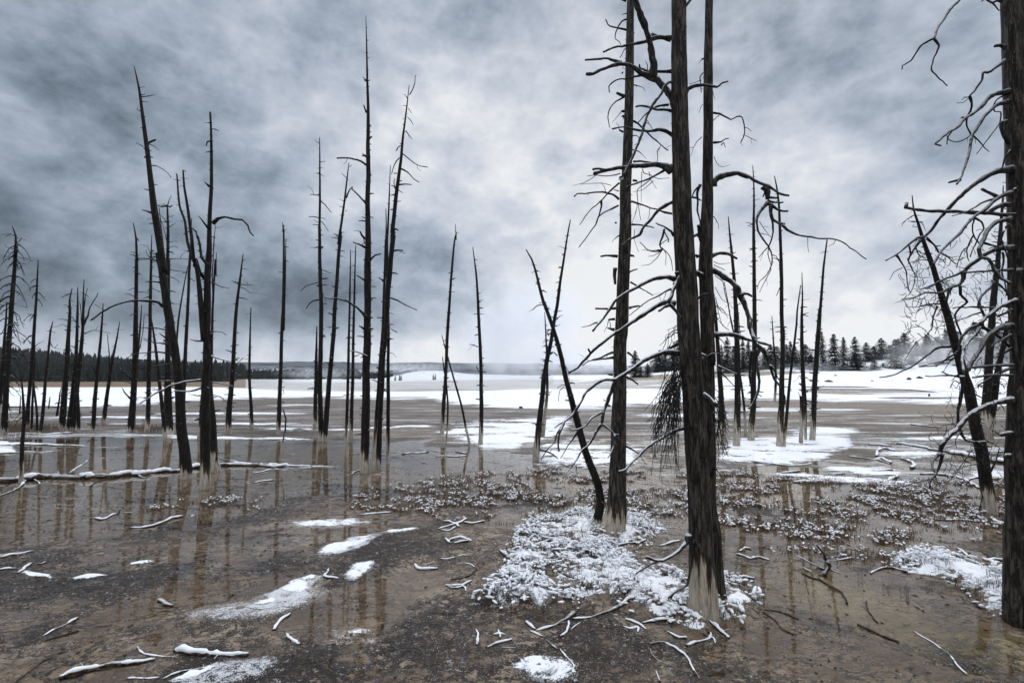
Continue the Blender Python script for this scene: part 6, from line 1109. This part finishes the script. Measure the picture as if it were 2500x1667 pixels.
def plants():
    # dusted tufts
    x, d = sample(60000, (300, 1140, 2650, 1420), band, 5); z, S = zat(x, d); n = len(x); z = np.maximum(z, -.004)
    r0 = np.random.RandomState(9); k = 7; X = np.repeat(x, k) + r0.randn(n * k) * .026; Dd = np.repeat(d, k) + r0.randn(n * k) * .026; Z = np.repeat(z, k)
    V1, F1 = blades(np.stack([X, Dd, Z - .004], -1), r0.uniform(.025, .075, n * k), r0.uniform(.2, 1.0, n * k), r0.uniform(.0018, .005, n * k), 11)
    o = mesh_obj('frosted_tufts', V1, F1, M['dead_leaf'], smooth=False); tag(o, 'low brown leafy tufts dusted with snow crossing the wet mud', 'tufts', kind='stuff')
    sel = r0.rand(n) < .36; xs = np.repeat(x[sel], 2) + r0.randn(sel.sum() * 2) * .024; ds = np.repeat(d[sel], 2) + r0.randn(sel.sum() * 2) * .02; zs = np.repeat(z[sel], 2) + r0.uniform(.022, .052, len(xs)); m_ = len(xs)
    V2, F2 = lumps(np.stack([xs, ds, zs], -1), r0.uniform(.007, .024, m_), r0.uniform(.005, .012, m_), r0.uniform(.003, .008, m_), 13)
    # snow-laden plants of the hummocks
    def hum(u, v, x, d): return np.clip(np.maximum(h1(u, v), h2(u, v)) + .5 * ss(0, .6, blob(u, v, 1500, 1290, 115, 36)) + .5 * ss(-.1, .5, blob(u, v, 1324, 1636, 75, 40, 10)), 0, 1) * (.12 + .88 * ss(-.25, .3, fbm(x * 5, d * 5, 3, 305)))
    x, d = sample(40000, (1100, 1230, 2560, 1700), hum, 21); z, S = zat(x, d); u, v = proj(x, d, z)
    bare = ss(.05, .6, blob(u, v, 1620, 1440, 85, 38, 8)) + ss(.05, .6, blob(u, v, 1790, 1455, 50, 45)) + ss(.1, .6, blob(u, v, 2370, 1395, 85, 36, 18)); kp = np.random.RandomState(4).rand(len(x)) > bare; x, d, z = x[kp], d[kp], z[kp]; n = len(x)
    zz = np.maximum(z, 0); h = r0.uniform(.012, .075, n) * (.7 + .6 * ss(-.3, .4, fbm(x * 3, d * 3, 2, 311)))
    lx = r0.gamma(2.4, .0062, n) + .004; ly = np.minimum(lx * r0.uniform(.4, .8, n), .013)
    V3, F3 = lumps(np.stack([x, d, zz + h], -1), lx, ly, ly * r0.uniform(.5, .8, n), 23)
    VV = np.vstack([V2, V3]); o = mesh_obj('snow_on_plants', VV, np.vstack([F2, F3 + len(V2)]), M['snow']); tag(o, 'small pads of snow resting on the tufts and hummock plants', 'snow', kind='stuff')
    k = 4; X = np.repeat(x, k) + r0.randn(n * k) * .014; Dd = np.repeat(d, k) + r0.randn(n * k) * .014; Z = np.repeat(zz, k)
    V4, F4 = blades(np.stack([X, Dd, Z - .004], -1), np.repeat(h, k) * r0.uniform(.6, 1.5, n * k), r0.uniform(.1, .8, n * k), r0.uniform(.001, .003, n * k), 25)
    o = mesh_obj('hummock_plants', V4, F4, M['dark_stem'], smooth=False); tag(o, 'dense dry stems of low plants under the snow around the thick trunks', 'plants', kind='stuff')
    # upright reeds
    def reed(u, v, x, d):
        m = .9 * ss(-1, 1, poly_sd(u, v, [(900, 1160), (1150, 1130), (1300, 1145), (1700, 1150), (2200, 1160), (2250, 1270), (1700, 1290), (1200, 1230), (950, 1215)], 1.6) / 30) + .6 * ss(-1, 1, poly_sd(u, v, [(540, 1120), (720, 1110), (720, 1220), (420, 1250)], 1.6) / 20)
        m = m + .8 * np.maximum(h1(u, v), h2(u, v)) * ss(-.1, .3, fbm(x * 2.2, d * 2.2, 3, 331)) + .25 * ss(-1, 1, poly_sd(u, v, [(2100, 1290), (2450, 1280), (2450, 1480), (2150, 1480), (1950, 1400)], 1.6) / 20)
        return np.clip(m, 0, 1) * ss(-.1, .4, fbm(x * 1.8, d * 1.8, 3, 333) + .08) * .6
    x, d = sample(20000, (380, 1100, 2560, 1560), reed, 31); z, S = zat(x, d); n = len(x)
    V5, F5 = blades(np.stack([x, d, z - .005], -1), r0.uniform(.06, .21, n) * (d / 7) ** .35, r0.uniform(0, .28, n), np.full(n, .00085) * (d / 5) ** .5, 33, .05)
    def clump(cx, cy, num, sp, hh, seed):
        p = ground0(cx, cy); rr = np.random.RandomState(seed); X = p[0] + rr.randn(num) * sp; Y = p[1] + rr.randn(num) * sp
        return blades(np.stack([X, Y, np.zeros(num) - .005], -1), rr.uniform(.4, 1.1, num) * hh, rr.uniform(.05, .55, num), np.full(num, .0011), seed, .05)
    Vs, Fs_ = [V5], [F5]; nn = len(V5)
    for cx, cy, num, sp, hh in ((1924, 1419, 14, .05, .24), (1950, 1420, 10, .05, .22), (2100, 1410, 16, .02, .16), (2165, 1440, 18, .022, .15), (2210, 1458, 22, .022, .17), (2400, 1460, 12, .05, .16), (2440, 1440, 12, .05, .17), (2320, 1500, 6, .04, .2), (1985, 1560, 5, .03, .1), (2330, 1230, 14, .15, .2), (2440, 1260, 16, .1, .25)):
        a_, b_ = clump(cx, cy, num, sp, hh, int(cx)); Vs.append(a_); Fs_.append(b_ + nn); nn += len(a_)
    o = mesh_obj('reeds', np.vstack(Vs), np.vstack(Fs_), M['reed'], smooth=False); tag(o, 'thin dry upright stalks growing out of the wet mud', 'reeds', kind='stuff')
    # dry grass at the foot of the left trees, far bank
    def bank(u, v, x, d): return np.clip(ss(0, .7, blob(u, v, 60, 1050, 110, 14)) + ss(0, .7, blob(u, v, 360, 1052, 60, 10)) + .3 * ss(0, .7, blob(u, v, 20, 1068, 90, 10)), 0, 1)
    x, d = sample(30000, (-60, 1025, 450, 1085), bank, 41); z, S = zat(x, d); n = len(x)
    V6, F6 = blades(np.stack([x, d, z - .005], -1), r0.uniform(.08, .25, n), r0.uniform(0, .5, n), np.full(n, .003), 43)
    o = mesh_obj('dry_grass', V6, F6, M['reed'], smooth=False); tag(o, 'dry brown grass on the far bank of the left pool', 'grass', kind='stuff')
    # litter of bits of bark, cones and sinter crumbs
    def lit(u, v, x, d): return .35 + .65 * ss(0, .5, fbm(x, d, 3, 351))
    x, d = sample(9000, (-100, 1180, 2600, 1720), lit, 51); z, S = zat(x, d); n = len(x); sz = np.minimum(r0.gamma(1.5, .0032, n), .010)
    V7, F7 = lumps(np.stack([x, d, np.maximum(z, 0) + sz * .2], -1), sz * r0.uniform(.8, 2.4, n), sz, sz * .6, 53); o = mesh_obj('litter', V7, F7, M['dark_stem']); tag(o, 'dark crumbs of bark and cones scattered on the mud', 'litter', kind='stuff')
    # thin sunken twigs and roots in the mud
    b = Buf(); rg = random.Random(61)
    for q_ in range(800):
        u = rg.uniform(-50, 2550); v = rg.uniform(1300, 1690) if rg.random() < .6 else rg.uniform(1090, 1330); p = ground0(u, v); a = rg.uniform(-.9, .9) + (3.14 if rg.random() < .5 else 0); l = rg.uniform(.05, .26) * p[1] / 5; g = []; x, y = p[0], p[1]
        for j in range(6): g.append((x, y, 0)); a += rg.uniform(-.45, .45); x += math.cos(a) * l / 5; y += math.sin(a) * l / 5
        g = np.array(g); g[:, 2] = np.maximum(ground_eval(g[:, 0], g[:, 1])['z'], -.003) + .001; w_ = rg.uniform(.0012, .0038) * p[1] / 5; tube(b, *catmull(g, np.linspace(w_, w_ * .4, 6), .02), 5)
    o = build(b, 'twig_litter', M['log']); tag(o, 'fine dark twigs and rootlets half sunk in the mud', 'twigs', kind='stuff')
    for nm, val in (('snowy', .25), ('pale', 5.0)):
        a = o.data.attributes.new(nm, 'FLOAT', 'POINT'); a.data.foreach_set('value', np.full(len(o.data.vertices), val, np.float32))
plants()
# ------------------------------------------------------------------ steam and air
def steam(label, px, py, d, wpx, hpx, depth, dens, seed, col=(.93, .94, .96)):
    c = at(px, py, d); rx = wpx / 2 / F * d; rz = hpx / 2 / F * d
    V = IV * (rx, depth / 2, rz); o = mesh_obj('steam', V, IF, None, mats=[]); o.location = tuple(c)
    m = bpy.data.materials.new('steam'); m.use_nodes = True; k = NT(m.node_tree); k.n.clear(); oo = k.new('ShaderNodeOutputMaterial'); pv = k.new('ShaderNodeVolumePrincipled')
    k.l.new(pv.outputs[0], oo.inputs[1]); pv.inputs['Color'].default_value = (*col, 1); pv.inputs['Anisotropy'].default_value = .7
    tc = k.new('ShaderNodeTexCoord').outputs['Object']; un = k.mapping(tc, (1 / rx, 2 / depth, 1 / rz)); r = k.vmath('LENGTH', un)
    n1 = k.noise(k.mapping(tc, (1, 1, 1), (0, 0, 0), (seed * 7.3, seed, 0)), 2.6 / rz * .7, 5, .6, .6)
    f = k.math('MULTIPLY', k.mr(r, 1.0, .25), k.mr(n1, .38, .66)); k.put(pv.inputs['Density'], k.math('MULTIPLY', f, dens))
    o.data.materials.append(m); tag(o, label, 'steam', kind='stuff')
steam('white steam plume rising from the far springs at the centre of the plain', 1265, 800, 300, 430, 330, 80, .11, 1)
steam('low steam creeping along the ground right of the plume', 1420, 880, 280, 420, 90, 50, .10, 2)
steam('thin steam drifting in front of the pale mound', 1000, 898, 215, 330, 40, 25, .10, 3)
steam('wisps of steam along the foot of the dark wood', 780, 912, 205, 260, 34, 18, .13, 4)
steam('grey steam veiling the pines on the right slope', 2330, 870, 82, 420, 150, 14, .16, 5)
steam('faint steam on the bank behind the middle snags', 1960, 900, 80, 260, 34, 8, .12, 6)
V = np.array([(x, y, z) for x in (-4200, 4200) for y in (-60, 4200) for z in (-60, 160)], float)
hb = mesh_obj('haze', V, np.array([(0, 1, 3, 2), (4, 6, 7, 5), (0, 4, 5, 1), (2, 3, 7, 6), (0, 2, 6, 4), (1, 5, 7, 3)]), None, mats=[], smooth=False)
m = bpy.data.materials.new('haze'); m.use_nodes = True; k = NT(m.node_tree); k.n.clear(); oo = k.new('ShaderNodeOutputMaterial'); pv = k.new('ShaderNodeVolumePrincipled')
k.l.new(pv.outputs[0], oo.inputs[1]); pv.inputs['Color'].default_value = (.82, .90, 1, 1); pv.inputs['Density'].default_value = .00006
hb.data.materials.append(m); tag(hb, 'thin cold haze over the plain', 'haze', kind='stuff')
